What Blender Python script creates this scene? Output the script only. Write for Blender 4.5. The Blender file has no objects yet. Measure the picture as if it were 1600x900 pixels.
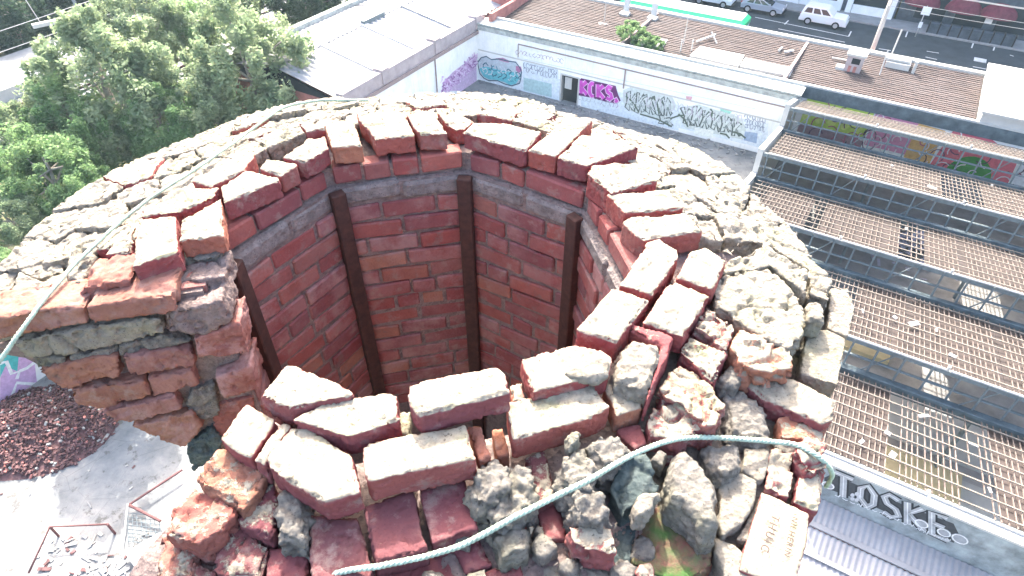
import bpy, bmesh, math, random
import numpy as np
from mathutils import Vector, Matrix
R=math.radians
random.seed(7); rng=np.random.default_rng(11)
S=bpy.context.scene; COL=S.collection
# ------------------------------------------------------------------ camera, sky, sun, exposure
H=24.5                      # camera height above the yard and street
FPX=1020.0; PITCH=R(42)
cd=bpy.data.cameras.new('camera'); cam=bpy.data.objects.new('camera',cd); COL.objects.link(cam)
cam.location=(0,0,H); cam.rotation_euler=(R(90)-PITCH,0,0)
cd.sensor_width=36; cd.lens=FPX/1600*36; cd.clip_start=.05; cd.clip_end=1500
S.camera=cam
SUN_EL=R(42); SUN_AZ=R(-8)  # azimuth from +Y towards +X
wd=bpy.data.worlds.new('World'); S.world=wd; wd.use_nodes=True
nt=wd.node_tree; bg=nt.nodes['Background']; sky=nt.nodes.new('ShaderNodeTexSky'); sky.sky_type='NISHITA'
sky.sun_disc=False; sky.sun_elevation=SUN_EL; sky.sun_rotation=SUN_AZ; sky.air_density=1.0; sky.dust_density=6; sky.ozone_density=0
nt.links.new(sky.outputs[0],bg.inputs[0]); bg.inputs[1].default_value=0.15
sd=bpy.data.lights.new('sun','SUN'); sun=bpy.data.objects.new('sun',sd); COL.objects.link(sun)
sd.energy=2.1; sd.angle=R(0.5); sd.color=(1,.95,.86)
sv=Vector((math.sin(SUN_AZ)*math.cos(SUN_EL),math.cos(SUN_AZ)*math.cos(SUN_EL),math.sin(SUN_EL)))
sun.rotation_euler=sv.to_track_quat('Z','Y').to_euler(); sun.location=(0,40,80)
S.view_settings.view_transform='Standard'; S.view_settings.look='None'
S.view_settings.exposure=2.75; S.view_settings.gamma=1.0
S.cycles.max_bounces=6; S.cycles.diffuse_bounces=4; S.cycles.transparent_max_bounces=8

# ------------------------------------------------------------------ measuring helpers (camera geometry -> metres on real planes)
_fw=np.array([0,math.cos(PITCH),-math.sin(PITCH)]); _up=np.array([0,math.sin(PITCH),math.cos(PITCH)]); _r=np.array([1.,0,0])
def ray(x,y): return _fw+(x-800)/FPX*_r+(450-y)/FPX*_up
def at(x,y,z):
    d=ray(x,y); return np.array([0,0,H])+d*((z-H)/d[2])
AX=R(-30.67); CW,SW=math.cos(AX),math.sin(AX)
WD=np.array([CW,SW,0]); VD=np.array([-SW,CW,0])       # the building grid: w along the street, v away from the camera
def W(w,v,z): return (w*CW-v*SW, w*SW+v*CW, z)
def wv(x,y,z):
    q=at(x,y,z); return q@WD,q@VD
def onv(x,y,v):                                       # pixel -> (w,z) on the upright plane at v
    d=ray(x,y); t=v/(d@VD); return t*(d@WD),H+t*d[2]
def onw(x,y,w):
    d=ray(x,y); t=w/(d@WD); return t*(d@VD),H+t*d[2]
# numpy value noise
_T=rng.random((32,32,32))
def vnoise(P):
    P=np.asarray(P); i=np.floor(P).astype(int); f=P-i; f=f*f*(3-2*f); o=0
    for a in (0,1):
        for b in (0,1):
            for c in (0,1):
                wgt=(f[:,0] if a else 1-f[:,0])*(f[:,1] if b else 1-f[:,1])*(f[:,2] if c else 1-f[:,2])
                o=o+wgt*_T[(i[:,0]+a)%32,(i[:,1]+b)%32,(i[:,2]+c)%32]
    return o*2-1
def fbm(P,oct=3):
    o=0;a=1.;s=0
    for k in range(oct): o=o+a*vnoise(P*2.03**k+17.3*k); s+=a; a*=.5
    return o/s

_WJ=rng.random((16,16,16,3))
def worley(P):
    P=np.asarray(P); i=np.floor(P).astype(int); best=np.full(len(P),9.)
    for a in (-1,0,1):
        for b in (-1,0,1):
            for c in (-1,0,1):
                q=i+np.array([a,b,c]); f=q+_WJ[q[:,0]%16,q[:,1]%16,q[:,2]%16]; best=np.minimum(best,((f-P)**2).sum(1))
    return np.sqrt(best)

# ------------------------------------------------------------------ materials
class NT:
    def __init__(s,name,rough=.85,spec=.3):
        s.m=bpy.data.materials.new(name); s.m.use_nodes=True; s.t=s.m.node_tree; s.b=s.t.nodes['Principled BSDF']
        s.b.inputs['Roughness'].default_value=rough; s.b.inputs['Specular IOR Level'].default_value=spec
    def n(s,ty,**k):
        n=s.t.nodes.new(ty)
        for a,b in k.items(): setattr(n,a,b)
        return n
    def l(s,a,b): s.t.links.new(a,b)
    def coord(s): return s.n('ShaderNodeTexCoord').outputs['Object']
    def geo(s): return s.n('ShaderNodeNewGeometry')
    def noise(s,scale,detail=4,rough=.6,vec=None):
        n=s.n('ShaderNodeTexNoise'); n.inputs['Scale'].default_value=scale; n.inputs['Detail'].default_value=detail; n.inputs['Roughness'].default_value=rough
        s.l(vec if vec is not None else s.coord(),n.inputs['Vector']); return n.outputs['Fac']
    def vor(s,scale,vec=None,feature='F1'):
        n=s.n('ShaderNodeTexVoronoi',feature=feature); n.inputs['Scale'].default_value=scale
        s.l(vec if vec is not None else s.coord(),n.inputs['Vector']); return n.outputs['Distance']
    def ramp(s,f,stops):
        n=s.n('ShaderNodeValToRGB'); e=n.color_ramp.elements
        while len(e)<len(stops): e.new(.5)
        for q,(p,c) in zip(e,stops):
            q.position=p; q.color=(c,c,c,1) if not isinstance(c,(tuple,list)) else (*c,1)
        s.l(f,n.inputs[0]); return n.outputs[0]
    def mix(s,f,a,b,mode='MIX'):
        n=s.n('ShaderNodeMix',data_type='RGBA',blend_type=mode)
        for i,x in ((0,f),(6,a),(7,b)):
            if isinstance(x,(int,float)): n.inputs[i].default_value=x
            elif isinstance(x,(tuple,list)): n.inputs[i].default_value=(*x,1)
            else: s.l(x,n.inputs[i])
        return n.outputs[2]
    def math(s,op,a,b=None):
        n=s.n('ShaderNodeMath',operation=op)
        for i,x in ((0,a),(1,b)):
            if x is None: continue
            if isinstance(x,(int,float)): n.inputs[i].default_value=x
            else: s.l(x,n.inputs[i])
        return n.outputs[0]
    def attr(s,name,ty='OBJECT'):
        n=s.n('ShaderNodeAttribute'); n.attribute_type=ty; n.attribute_name=name; return n.outputs['Fac']
    def rnd(s): return s.n('ShaderNodeObjectInfo').outputs['Random']
    def bump(s,h,dist=.003,st=.6):
        n=s.n('ShaderNodeBump'); n.inputs['Strength'].default_value=st; n.inputs['Distance'].default_value=dist
        s.l(h,n.inputs['Height']); s.l(n.outputs[0],s.b.inputs['Normal'])
    def col(s,c):
        if isinstance(c,(tuple,list)): s.b.inputs['Base Color'].default_value=(*c,1)
        else: s.l(c,s.b.inputs['Base Color'])
        return s.m
def flat(name,c,rough=.8,var=.25,scale=6,spec=.25,metal=0):
    k=NT(name,rough,spec); k.b.inputs['Metallic'].default_value=metal
    f=k.noise(scale,5,.65); d=tuple(x*(1-var) for x in c); e=tuple(min(1,x*(1+var)) for x in c)
    return k.col(k.ramp(f,[(.3,d),(.7,e)]))
M={}
def brickmat(name='brick',cols=None):
    k=NT(name,.95,.12); p=k.geo().outputs['Position']
    base=k.ramp(k.rnd(),cols or [(0,(.31,.088,.074)),(.15,(.23,.060,.062)),(.3,(.33,.105,.082)),(.45,(.20,.072,.080)),(.6,(.28,.074,.070)),(.72,(.37,.17,.105)),(.85,(.26,.105,.095)),(1,(.22,.068,.072))])
    c=k.mix(k.ramp(k.noise(22,6,.7,p),[(.3,0),(.75,.55)]),base,(.15,.05,.05))
    c=k.mix(k.ramp(k.noise(9,4,.6,p),[(.58,0),(.78,.28)]),c,(.40,.26,.22))          # lime bloom
    c=k.mix(k.ramp(k.vor(130,p),[(.08,.6),(.2,0)]),c,(.07,.03,.03))                # burnt specks
    c=k.mix(k.ramp(k.noise(13,6,.72,p),[(.54,0),(.66,.55)]),c,(.30,.235,.205))      # mortar smears
    c=k.mix(k.ramp(k.noise(6.5,5,.7,p),[(.58,0),(.72,.55)]),c,(.085,.048,.046))    # soot
    lm=k.attr('lime'); c=k.mix(k.math('MULTIPLY',lm,k.ramp(k.noise(6,6,.72,p),[(.42,.10),(.58,1.25)])),c,(.36,.215,.20))
    # mortar left on the bed faces
    nz=k.n('ShaderNodeSeparateXYZ'); k.l(k.geo().outputs['Normal'],nz.inputs[0])
    up=k.ramp(nz.outputs[2],[(.45,0),(.75,1)])
    mo=k.attr('mortar'); ns=k.noise(28,5,.7,p)
    th=k.math('SUBTRACT',k.math('MULTIPLY',mo,1.25),.125)
    mk=k.math('MULTIPLY',k.ramp(k.math('ADD',k.math('SUBTRACT',th,ns),.5),[(.46,0),(.54,1)]),up)
    mc=k.ramp(k.noise(60,5,.7,p),[(.3,(.195,.168,.128)),(.6,(.29,.262,.208))])
    mc=k.mix(k.ramp(k.noise(7,3,.6,p),[(.54,0),(.68,.4)]),mc,(.30,.31,.15))
    mc=k.mix(k.ramp(k.noise(80,4,.65,p),[(.60,0),(.67,.85)]),mc,(.085,.075,.06))
    c=k.mix(mk,c,mc)
    h=k.math('ADD',k.math('MULTIPLY',k.noise(140,6,.7,p),.6),k.math('MULTIPLY',mk,.5))
    h=k.math('ADD',h,k.math('MULTIPLY',k.vor(75,p),.5)); k.bump(h,.0045,.85); return k.col(c)
M['brick']=brickmat(); M['brick_old']=brickmat('weathered_brick',[(0,(.22,.105,.075)),(.3,(.25,.095,.075)),(.5,(.29,.15,.095)),(.75,(.20,.090,.078)),(1,(.26,.13,.085))])
M['brick_dark']=brickmat('shaded_sooty_brick',[(0,(.135,.052,.062)),(.3,(.17,.060,.062)),(.55,(.105,.050,.060)),(.8,(.19,.075,.068)),(1,(.13,.055,.058))])  # shadow on the lower front bricks put into the colour; front-left ones sooty
def mortarmat(name,lo,hi,lich=.5,scale=35,dark=(.07,.065,.06)):
    k=NT(name,.95,.15); p=k.geo().outputs['Position']
    c=k.ramp(k.noise(scale,6,.7,p),[(.3,lo),(.65,hi)])
    c=k.mix(k.ramp(k.noise(5,4,.6,p),[(.5,0),(.68,lich)]),c,(.29,.30,.135))
    c=k.mix(k.ramp(k.noise(11,4,.6,p),[(.58,0),(.7,.5)]),c,tuple(x*.55 for x in lo))
    c=k.mix(k.ramp(k.vor(85,p),[(.1,.75),(.2,0)]),c,dark)
    k.bump(k.math('ADD',k.noise(85,8,.8,p),k.math('MULTIPLY',k.vor(75,p),.7)),.010,1.0); return k.col(c)
M['mortar']=mortarmat('lime_mortar',(.21,.185,.15),(.33,.30,.25),.25,30)
M['lump']=mortarmat('weathered_mortar',(.115,.108,.10),(.265,.245,.215),.2,45)
M['concrete']=mortarmat('aggregate_concrete',(.14,.115,.11),(.32,.28,.265),0,22,(.045,.045,.05))
M['joint']=mortarmat('joint_mortar',(.17,.125,.115),(.30,.235,.215),0,30)
M['dirt']=mortarmat('gritty_bedding',(.095,.08,.07),(.21,.18,.155),.3,28)
M['slate']=mortarmat('dark_teal_stone',(.06,.085,.085),(.13,.16,.155),0,25)  # plain dark teal-grey tone, also on the recess piece in the break
M['moss']=mortarmat('mossy_brick',(.11,.06,.055),(.17,.10,.085),0,18)
def mossmat():
    k=NT('moss_brick',.95,.1); p=k.geo().outputs['Position']
    c=k.ramp(k.noise(14,5,.7,p),[(.35,(.17,.065,.06)),(.6,(.10,.12,.06))]); c=k.mix(k.ramp(k.noise(9,4,.6,p),[(.5,0),(.6,1)]),c,(.055,.11,.035))
    k.bump(k.noise(90,6,.7,p),.005,.8); return k.col(c)
M['moss']=mossmat()
def ironmat():
    k=NT('rusted_iron',.8,.3); c=k.ramp(k.noise(30,6,.7),[(.3,(.035,.018,.016)),(.7,(.085,.038,.03))]); k.bump(k.noise(60),.002,.6); return k.col(c)
M['iron']=ironmat()
M['rope']=flat('pale_green_rope',(.33,.42,.345),.95,.3,45,.1)
M['asphalt']=flat('asphalt',(.036,.047,.056),.9,.25,.7)
M['path']=flat('footpath_concrete',(.20,.21,.22),.9,.2,.8)
M['line']=flat('road_paint',(.55,.56,.56),.7,.25,3)
M['kerb']=flat('kerbstone',(.25,.25,.25),.9,.2,2)
def yardmat():
    k=NT('yard_concrete',.92,.2); p=k.geo().outputs['Position']
    c=k.ramp(k.noise(.5,6,.65,p),[(.3,(.10,.108,.112)),(.5,(.185,.19,.19)),(.7,(.28,.27,.25))])
    c=k.mix(k.ramp(k.noise(3,6,.7,p),[(.55,0),(.7,.6)]),c,(.15,.15,.16)); c=k.mix(k.ramp(k.noise(1.3,7,.75,p),[(.56,0),(.62,.7)]),c,(.075,.07,.062)); c=k.mix(k.ramp(k.vor(.55,p,'DISTANCE_TO_EDGE'),[(0,.30),(.007,0)]),c,(.05,.05,.045)); k.bump(k.noise(8,5,.6,p),.02,.5); return k.col(c)  # dark noise: stains together with tree dapple painted into the concrete
M['yard']=yardmat()
def groundmat():
    k=NT('dry_ground',.95,.1); p=k.geo().outputs['Position']
    c=k.ramp(k.noise(.25,6,.7,p),[(.3,(.06,.10,.035)),(.5,(.13,.13,.07)),(.68,(.24,.21,.16))]); k.bump(k.noise(2,6,.7,p),.08,.6); return k.col(c)
M['ground']=groundmat()
def whitewall():
    k=NT('whitewashed_wall',.85,.2); p=k.geo().outputs['Position']; g=k.n('ShaderNodeSeparateXYZ'); k.l(p,g.inputs[0])
    c=k.ramp(k.noise(.9,6,.65,p),[(.3,(.66,.68,.67)),(.6,(.80,.80,.78))])
    mp=k.n('ShaderNodeMapping'); mp.inputs['Scale'].default_value=(3,3,.25); k.l(p,mp.inputs[0])
    c=k.mix(k.ramp(k.noise(2.2,5,.7,mp.outputs[0]),[(.55,0),(.75,.45)]),c,(.42,.44,.43)); return k.col(c)
M['white']=whitewall()
M['cream']=flat('pale_render',(.46,.455,.43),.85,.1,1.5)
M['coping']=flat('coping_concrete',(.34,.36,.34),.9,.35,2.5)
M['pipe']=flat('white_pipe_paint',(.46,.45,.43),.6,.15,3)
M['conduit']=flat('brown_conduit',(.26,.20,.19),.7,.2,5)
def corrugated(name,lo,hi):
    k=NT(name,.55,.4); p=k.geo().outputs['Position']; c=k.ramp(k.noise(.6,5,.7,p),[(.3,lo),(.65,hi)]); return k.col(c)
M['iron_roof']=corrugated('galvanised_roof',(.21,.21,.22),(.31,.31,.32))
M['parapet']=flat('pinkish_render',(.36,.31,.31),.9,.2,1.2)
def tilemat():
    k=NT('roof_tiles',.85,.25); p=k.geo().outputs['Position']
    mp=k.n('ShaderNodeMapping'); mp.inputs['Rotation'].default_value=(0,0,-AX); k.l(p,mp.inputs[0])
    m2=k.n('ShaderNodeMapping'); m2.inputs['Scale'].default_value=(.35,2.4,1); k.l(mp.outputs[0],m2.inputs[0])
    c=k.ramp(k.noise(2.0,6,.7,m2.outputs[0]),[(.3,(.040,.032,.033)),(.5,(.075,.058,.055)),(.7,(.125,.093,.085))]);
    c=k.mix(k.ramp(k.noise(.25,4,.6,p),[(.5,0),(.7,.5)]),c,(.11,.098,.098))
    return k.col(c)
M['tiles']=tilemat()
M['redwall']=flat('red_brick_wall',(.36,.15,.13),.9,.25,2)
M['dark_fill']=flat('unlit_black_fill',(.015,.018,.022),.9,.2,2)  # near-black colour in place of unlit depth inside openings and flue
M['beam']=flat('teal_grey_gutter',(.085,.115,.13),.6,.4,2)
M['batten']=flat('weathered_batten',(.19,.165,.14),.85,.25,3)
M['rafter']=flat('timber_rafter',(.135,.11,.098),.85,.3,3)
M['sarking']=flat('brown_sarking',(.045,.036,.034),.9,.35,1.2)
M['inner_floor']=flat('factory_floor',(.30,.29,.28),.9,.35,.5)
M['yellow_floor']=flat('yellowed_panel',(.55,.46,.27),.8,.2,1)
M['steelbar']=flat('grey_glazing_bar',(.15,.18,.19),.6,.2,4)
M['glass']=NT('dark_glass',.08,.6).col((.02,.03,.035))
M['tyre']=flat('tyre_rubber',(.012,.012,.013),.9,.1,9)
M['rim']=flat('alloy_rim',(.55,.56,.58),.35,.1,9,.5,.6)
def paint(name,c,rough=.3):
    k=NT(name,rough,.5); k.b.inputs['Coat Weight'].default_value=.5; return k.col(c)
M['car_white']=paint('white_car_paint',(.78,.80,.80)); M['car_silver']=paint('silver_car_paint',(.30,.34,.40)); M['car_pale']=paint('pale_car_paint',(.66,.70,.70))
M['bus_green']=paint('green_bus_paint',(.03,.50,.20)); M['bus_roof']=flat('white_bus_roof',(.76,.76,.75),.6,.06,2)
M['lamp_red']=paint('red_lens',(.35,.02,.02)); M['lamp_clear']=paint('clear_lens',(.7,.7,.7))
M['black_plastic']=flat('black_plastic',(.02,.02,.022),.6,.1,5)
M['shop_dark']=flat('dark_shop_front',(.055,.075,.095),.7,.35,1.2)
M['shop_grey']=flat('grey_shop_front',(.10,.13,.16),.8,.3,1)
M['shop_white']=flat('white_shop_frame',(.74,.78,.78),.7,.08,2)
M['awning']=flat('dark_red_awning',(.13,.028,.045),.8,.3,2)
M['pole']=flat('weathered_timber_pole',(.42,.39,.35),.85,.2,2)
M['bark']=flat('eucalypt_bark',(.34,.30,.26),.9,.35,3)
M['red_steel']=flat('red_oxide_steel',(.13,.060,.058),.7,.2,5)
M['pinktag']=flat('pink_paint',(.62,.42,.58),.7,.15,3)
M['rubble']=flat('brick_rubble',(.115,.062,.062),.95,.45,4)
M['chalk']=flat('plaster_rubble',(.27,.265,.25),.95,.2,4)
def leafmat(name,a,b,c):
    k=NT(name,.6,.3); p=k.geo().outputs['Position']
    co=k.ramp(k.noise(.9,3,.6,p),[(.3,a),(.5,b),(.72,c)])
    co=k.mix(k.ramp(k.attr('clump_tone','GEOMETRY'),[(0,0),(1,.55)]),co,c)  # random tone per clump and leaf, mixed towards the lightest colour
    k.col(co); tr=k.n('ShaderNodeBsdfTranslucent'); k.l(co,tr.inputs[0]); mx=k.n('ShaderNodeMixShader'); mx.inputs[0].default_value=.55
    out=k.t.nodes['Material Output']; k.l(k.b.outputs[0],mx.inputs[1]); k.l(tr.outputs[0],mx.inputs[2]); k.l(mx.outputs[0],out.inputs[0]); return k.m
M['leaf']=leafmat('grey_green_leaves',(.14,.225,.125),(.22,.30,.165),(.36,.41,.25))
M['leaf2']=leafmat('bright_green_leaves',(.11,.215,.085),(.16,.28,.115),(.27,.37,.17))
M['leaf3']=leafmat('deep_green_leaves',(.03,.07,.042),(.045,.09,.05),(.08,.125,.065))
_pm={}
def P(c,name='spray_paint'):
    if c not in _pm: _pm[c]=flat(name,c,.75,.18,5)
    return _pm[c]

# ------------------------------------------------------------------ object helpers
class MB:
    def __init__(s): s.v=[]; s.f=[]; s.mi=[]; s.m=[]
    def add(s,vs,fs,m=None):
        o=len(s.v); s.v+= [tuple(map(float,q)) for q in vs]; s.f+=[tuple(i+o for i in q) for q in fs]
        if m not in s.m: s.m.append(m)
        s.mi+=[s.m.index(m)]*len(fs); return s
    def hexa(s,c8,m=None): return s.add(c8,[(3,2,1,0),(4,5,6,7),(0,1,5,4),(1,2,6,5),(2,3,7,6),(3,0,4,7)],m)
    def box(s,w0,w1,v0,v1,z0,z1,m=None):
        return s.hexa([W(a,b,c) for c in (z0,z1) for a,b in ((w0,v0),(w1,v0),(w1,v1),(w0,v1))],m)
    def bar(s,a,b,wd,ht=None,m=None,up=(0,0,1)):
        ht=ht or wd; a=np.array(a,float); b=np.array(b,float); d=b-a; d/=np.linalg.norm(d); u=np.array(up,float)
        if abs(d@u)>.98: u=np.array([1.,0,0])
        x=np.cross(d,u); x/=np.linalg.norm(x); y=np.cross(x,d)
        q=[p+x*sx*wd/2+y*sy*ht/2 for p in (a,b) for sx,sy in ((-1,-1),(1,-1),(1,1),(-1,1))]
        return s.hexa(q,m)
    def tube(s,pts,r,n=8,m=None,cap=True):
        pts=[np.array(p,float) for p in pts]; rs=r if isinstance(r,(list,tuple)) else [r]*len(pts); vs=[]; fs=[]; pu=None
        for i,p in enumerate(pts):
            d=pts[min(i+1,len(pts)-1)]-pts[max(i-1,0)]; d/=np.linalg.norm(d)+1e-9
            u=np.array([0,0,1.]) if pu is None else pu
            if abs(d@u)>.97: u=np.array([1.,0,0])
            x=np.cross(d,u); x/=np.linalg.norm(x); y=np.cross(x,d); pu=y
            for k in range(n): a=2*math.pi*k/n; vs.append(p+(x*math.cos(a)+y*math.sin(a))*rs[i])
        for i in range(len(pts)-1):
            for k in range(n): a=i*n+k;b=i*n+(k+1)%n; fs.append((a,b,b+n,a+n))
        if cap: fs.append(tuple(range(n))[::-1]); fs.append(tuple((len(pts)-1)*n+k for k in range(n)))
        return s.add(vs,fs,m)
    def prism(s,poly,z0,z1,m=None):      # poly world xy
        n=len(poly); vs=[(*p[:2],z0) for p in poly]+[(*p[:2],z1) for p in poly]
        return s.add(vs,[tuple(range(n))[::-1],tuple(range(n,2*n))]+[(i,(i+1)%n,n+(i+1)%n,n+i) for i in range(n)],m)
    def build(s,name,mat=None,parent=None,smooth=False,base=None,**props):
        me=bpy.data.meshes.new(name); b=np.array(base if base is not None else (tuple(parent['_b']) if parent is not None and '_b' in parent else (0,0,0)))
        me.from_pydata([tuple(np.array(q)-b) for q in s.v],[],s.f)
        ms=[M[x] if isinstance(x,str) else x for x in s.m]
        if mat is not None: ms=[M[mat] if isinstance(mat,str) else mat]; s.mi=[0]*len(s.f)
        for q in ms: me.materials.append(q)
        if len(ms)>1: me.polygons.foreach_set('material_index',s.mi)
        bm=bmesh.new(); bm.from_mesh(me); bmesh.ops.recalc_face_normals(bm,faces=bm.faces); bm.to_mesh(me); bm.free()
        if smooth: me.polygons.foreach_set('use_smooth',[True]*len(me.polygons))
        o=bpy.data.objects.new(name,me); COL.objects.link(o)
        if parent is not None: o.parent=parent
        elif base is not None: o.location=base
        for a,q in props.items(): o[a]=q
        return o
BASES={}
def thing(name,label,cat,base,group=None):
    o=bpy.data.objects.new(name,None); COL.objects.link(o); o.location=base; o.empty_display_size=.3
    o['label']=label; o['category']=cat; o['_b']=[float(x) for x in base]
    if group: o['group']=group
    return o
def tag(o,label,cat,group=None):
    o['label']=label; o['category']=cat
    if group: o['group']=group
    return o
def structure(mb,name,mat): return mb.build(name,mat,kind='structure')

# ------------------------------------------------------------------ ground, street, railway
g=MB(); n=24; vs=[];fs=[]
for i in range(n+1):
    for j in range(n+1): vs.append((-200+400*i/n,-120+320*j/n,-.02))
for i in range(n):
    for j in range(n): a=i*(n+1)+j; fs.append((a,a+n+1,a+n+2,a+1))
structure(g.add(vs,fs),'ground','ground')
structure(MB().box(-31,16,-6,56,-.3,.0),'yard_floor','yard')
structure(MB().box(-90,90,56,58.4,-.2,.13),'near_footpath','path')
structure(MB().box(-90,90,58.4,76.4,-.2,.0),'road','asphalt')
structure(MB().box(-90,90,76.4,79,-.2,.13),'far_footpath','path')
structure(MB().box(-90,90,76.25,76.4,-.2,.135),'kerb','kerb')
mk=MB()
def mark(p0,p1,wid=.12):
    a=np.array((*wv(*p0,0),)); b=np.array((*wv(*p1,0),)); d=(b-a)/np.linalg.norm(b-a); q=np.array([-d[1],d[0]])*wid/2
    mk.add([W(*(a+q),.004),W(*(b+q),.004),W(*(b-q),.004),W(*(a-q),.004)],[(0,1,2,3)])
for a,b in [((1180,27),(1326,57)),((1326,57),(1330,49)),((1226,38),(1232,32)),((1216,45),(1320,66)),((1448,80),(1467,83)),((1446,89),(1464,93)),((1521,94),(1541,98)),((1520,104),(1541,108)),((1518,75),(1523,62)),((1523,62),(1556,68)),((1552,79),(1556,68)),((1570,70),(1582,73)),((1373,76),(1392,79)),((1415,58),(1424,33)),((1578,86),(1584,88))]: mark(a,b)
for k in range(12): mk.box(-70+k*4.2,-68+k*4.2,66.9,67.02,.002,.004); 
mk.box(6.6,7.6,71.6,72.6,.002,.004)
structure(mk,'road_markings','line')
structure(MB().box(-68,-61.6,-40,120,-.1,.95),'railway_platform','path')
structure(MB().box(-61.6,-61.1,-40,120,-.1,1.0),'platform_edge','cream')
structure(MB().box(-61.1,-52,-40,120,-.1,.03),'track_bed','path')
rl=MB()
for w in (-59.6,-58.2,-55.8,-54.4): rl.box(w-.05,w+.05,-40,120,.03,.2)
structure(rl,'railway_tracks','iron')

hz=bpy.data.materials.new('thin_haze'); hz.use_nodes=True; hz.node_tree.nodes.clear()
_o=hz.node_tree.nodes.new('ShaderNodeOutputMaterial'); _v=hz.node_tree.nodes.new('ShaderNodeVolumePrincipled'); _v.inputs['Color'].default_value=(.62,.84,1,1); _v.inputs['Density'].default_value=.00035; _v.inputs['Anisotropy'].default_value=.25
hz.node_tree.links.new(_v.outputs[0],_o.inputs['Volume'])
_m=MB(); _m.hexa([(x,y,z) for z in (-1.3,26.2) for x,y in ((-215,-135),(215,-135),(215,215),(-215,215))]); _h=_m.build('haze',hz,kind='stuff')

# ------------------------------------------------------------------ yard walls with their graffiti
def decal(mb,plane,pts,col,lift,kind='v'):
    vs=[]
    for x,y in pts:
        if kind=='v': w,z=onv(x,y,plane); vs.append(W(w,plane-lift,z))
        else: v,z=onw(x,y,plane); vs.append(W(plane+lift,v,z))
    mb.add(vs,[tuple(range(len(vs)))],P(col))
def stroke(mb,plane,pts,wid,col,lift,kind='v'):
    q=[]
    for x,y in pts:
        q.append(onv(x,y,plane) if kind=='v' else onw(x,y,plane))
    q=[np.array(a) for a in q]; vs=[]
    for i,a in enumerate(q):
        d=q[min(i+1,len(q)-1)]-q[max(i-1,0)]; d=d/(np.linalg.norm(d)+1e-9); nn=np.array([-d[1],d[0]])*wid/2
        for s in (1,-1):
            b=a+nn*s; vs.append(W(b[0],plane-lift,b[1]) if kind=='v' else W(plane+lift,b[0],b[1]))
    mb.add(vs,[(2*i,2*i+1,2*i+3,2*i+2) for i in range(len(q)-1)],P(col))
VW=45.2
yw=thing('yard_wall','long white yard wall covered in graffiti, with a dark doorway','wall',W(-17,VW,0))
d0,dz0=onv(878,118,VW); d1,_=onv(904,122,VW); dtop=2.25
MB().box(-30.2,d0,VW,VW+.35,0,4.35).box(d1,-4.6,VW,VW+.35,0,4.35).box(d0,d1,VW,VW+.35,dtop,4.35).build('wall','white',yw)
MB().box(-30.2,-4.3,VW-.12,VW+.02,4.80,4.92).box(-30.2,-4.3,VW+.02,46.7,4.72,4.86).build('coping','coping',yw)
MB().box(-30.2,-4.5,VW-.06,VW+.4,4.35,4.72).build('cornice','coping',yw)
MB().box(d0-.12,d0,VW-.04,VW+.3,0,dtop+.1).box(d1,d1+.12,VW-.04,VW+.3,0,dtop+.1).box(d0,d1,VW-.03,VW+.3,dtop,dtop+.12).build('door_frame','cream',yw)
MB().box(d0-.1,d1+.1,VW+.36,VW+3,0,2.6).build('doorway','dark_fill',yw)  # near-black block plugs the opening as if unlit behind
MB().box(d0+.25,d0+.85,VW+.1,VW+.16,1.15,2.1).build('hanging_panel','cream',yw)
pp=MB(); a=onv(803,72,VW); b=onv(1200,155,VW); z1=(a[1]+b[1])/2
pp.bar(W(-26.2,VW-.05,z1+.05),W(-5,VW-.05,z1-.05),.07); pp.bar(W(-26.2,VW-.05,z1),W(-26.2,VW-.05,z1-1),.06); q=onv(979,100,VW)
pp.bar(W(q[0],VW-.07,3.9),W(q[0],VW-.07,2.4),.09); pp.build('conduit','conduit',yw)
MB().box(-30.1,-5,VW-.03,VW,2.62,2.72).build('string_course','cream',yw)
gr=MB()
def blob(pts,n=3): return pts
def zone(f,x0,x1,y0,y1,slope,nx,ny,colA,wid,lift,plane=VW,kind='v',jit=.35):
    """interlocking curved strokes that fill a parallelogram of wall"""
    for i in range(nx):
        for j in range(ny):
            cx=x0+(x1-x0)*(i+.5)/nx; cy=y0+(y1-y0)*(j+.5)/ny+slope*(cx-x0); rx=(x1-x0)/nx*.55; ry=(y1-y0)/ny*.5
            a0=random.uniform(0,6.28); sp=random.uniform(2.5,5.5)
            pts=[(cx+rx*math.cos(a0+sp*t/7)*random.uniform(1-jit,1+jit),cy+ry*math.sin(a0+sp*t/7)*random.uniform(1-jit,1+jit)) for t in range(8)]
            stroke(f,plane,pts,wid,random.choice(colA),lift)
for b0,b1 in ((746,876),(908,1060),(1060,1200)): decal(gr,VW,[(b0,72+(b0-745)*.215+24),(b1,72+(b1-745)*.215+24),(b1,72+(b1-745)*.215+64),(b0,72+(b0-745)*.215+60)],(.60,.655,.69),.0015)
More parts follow.
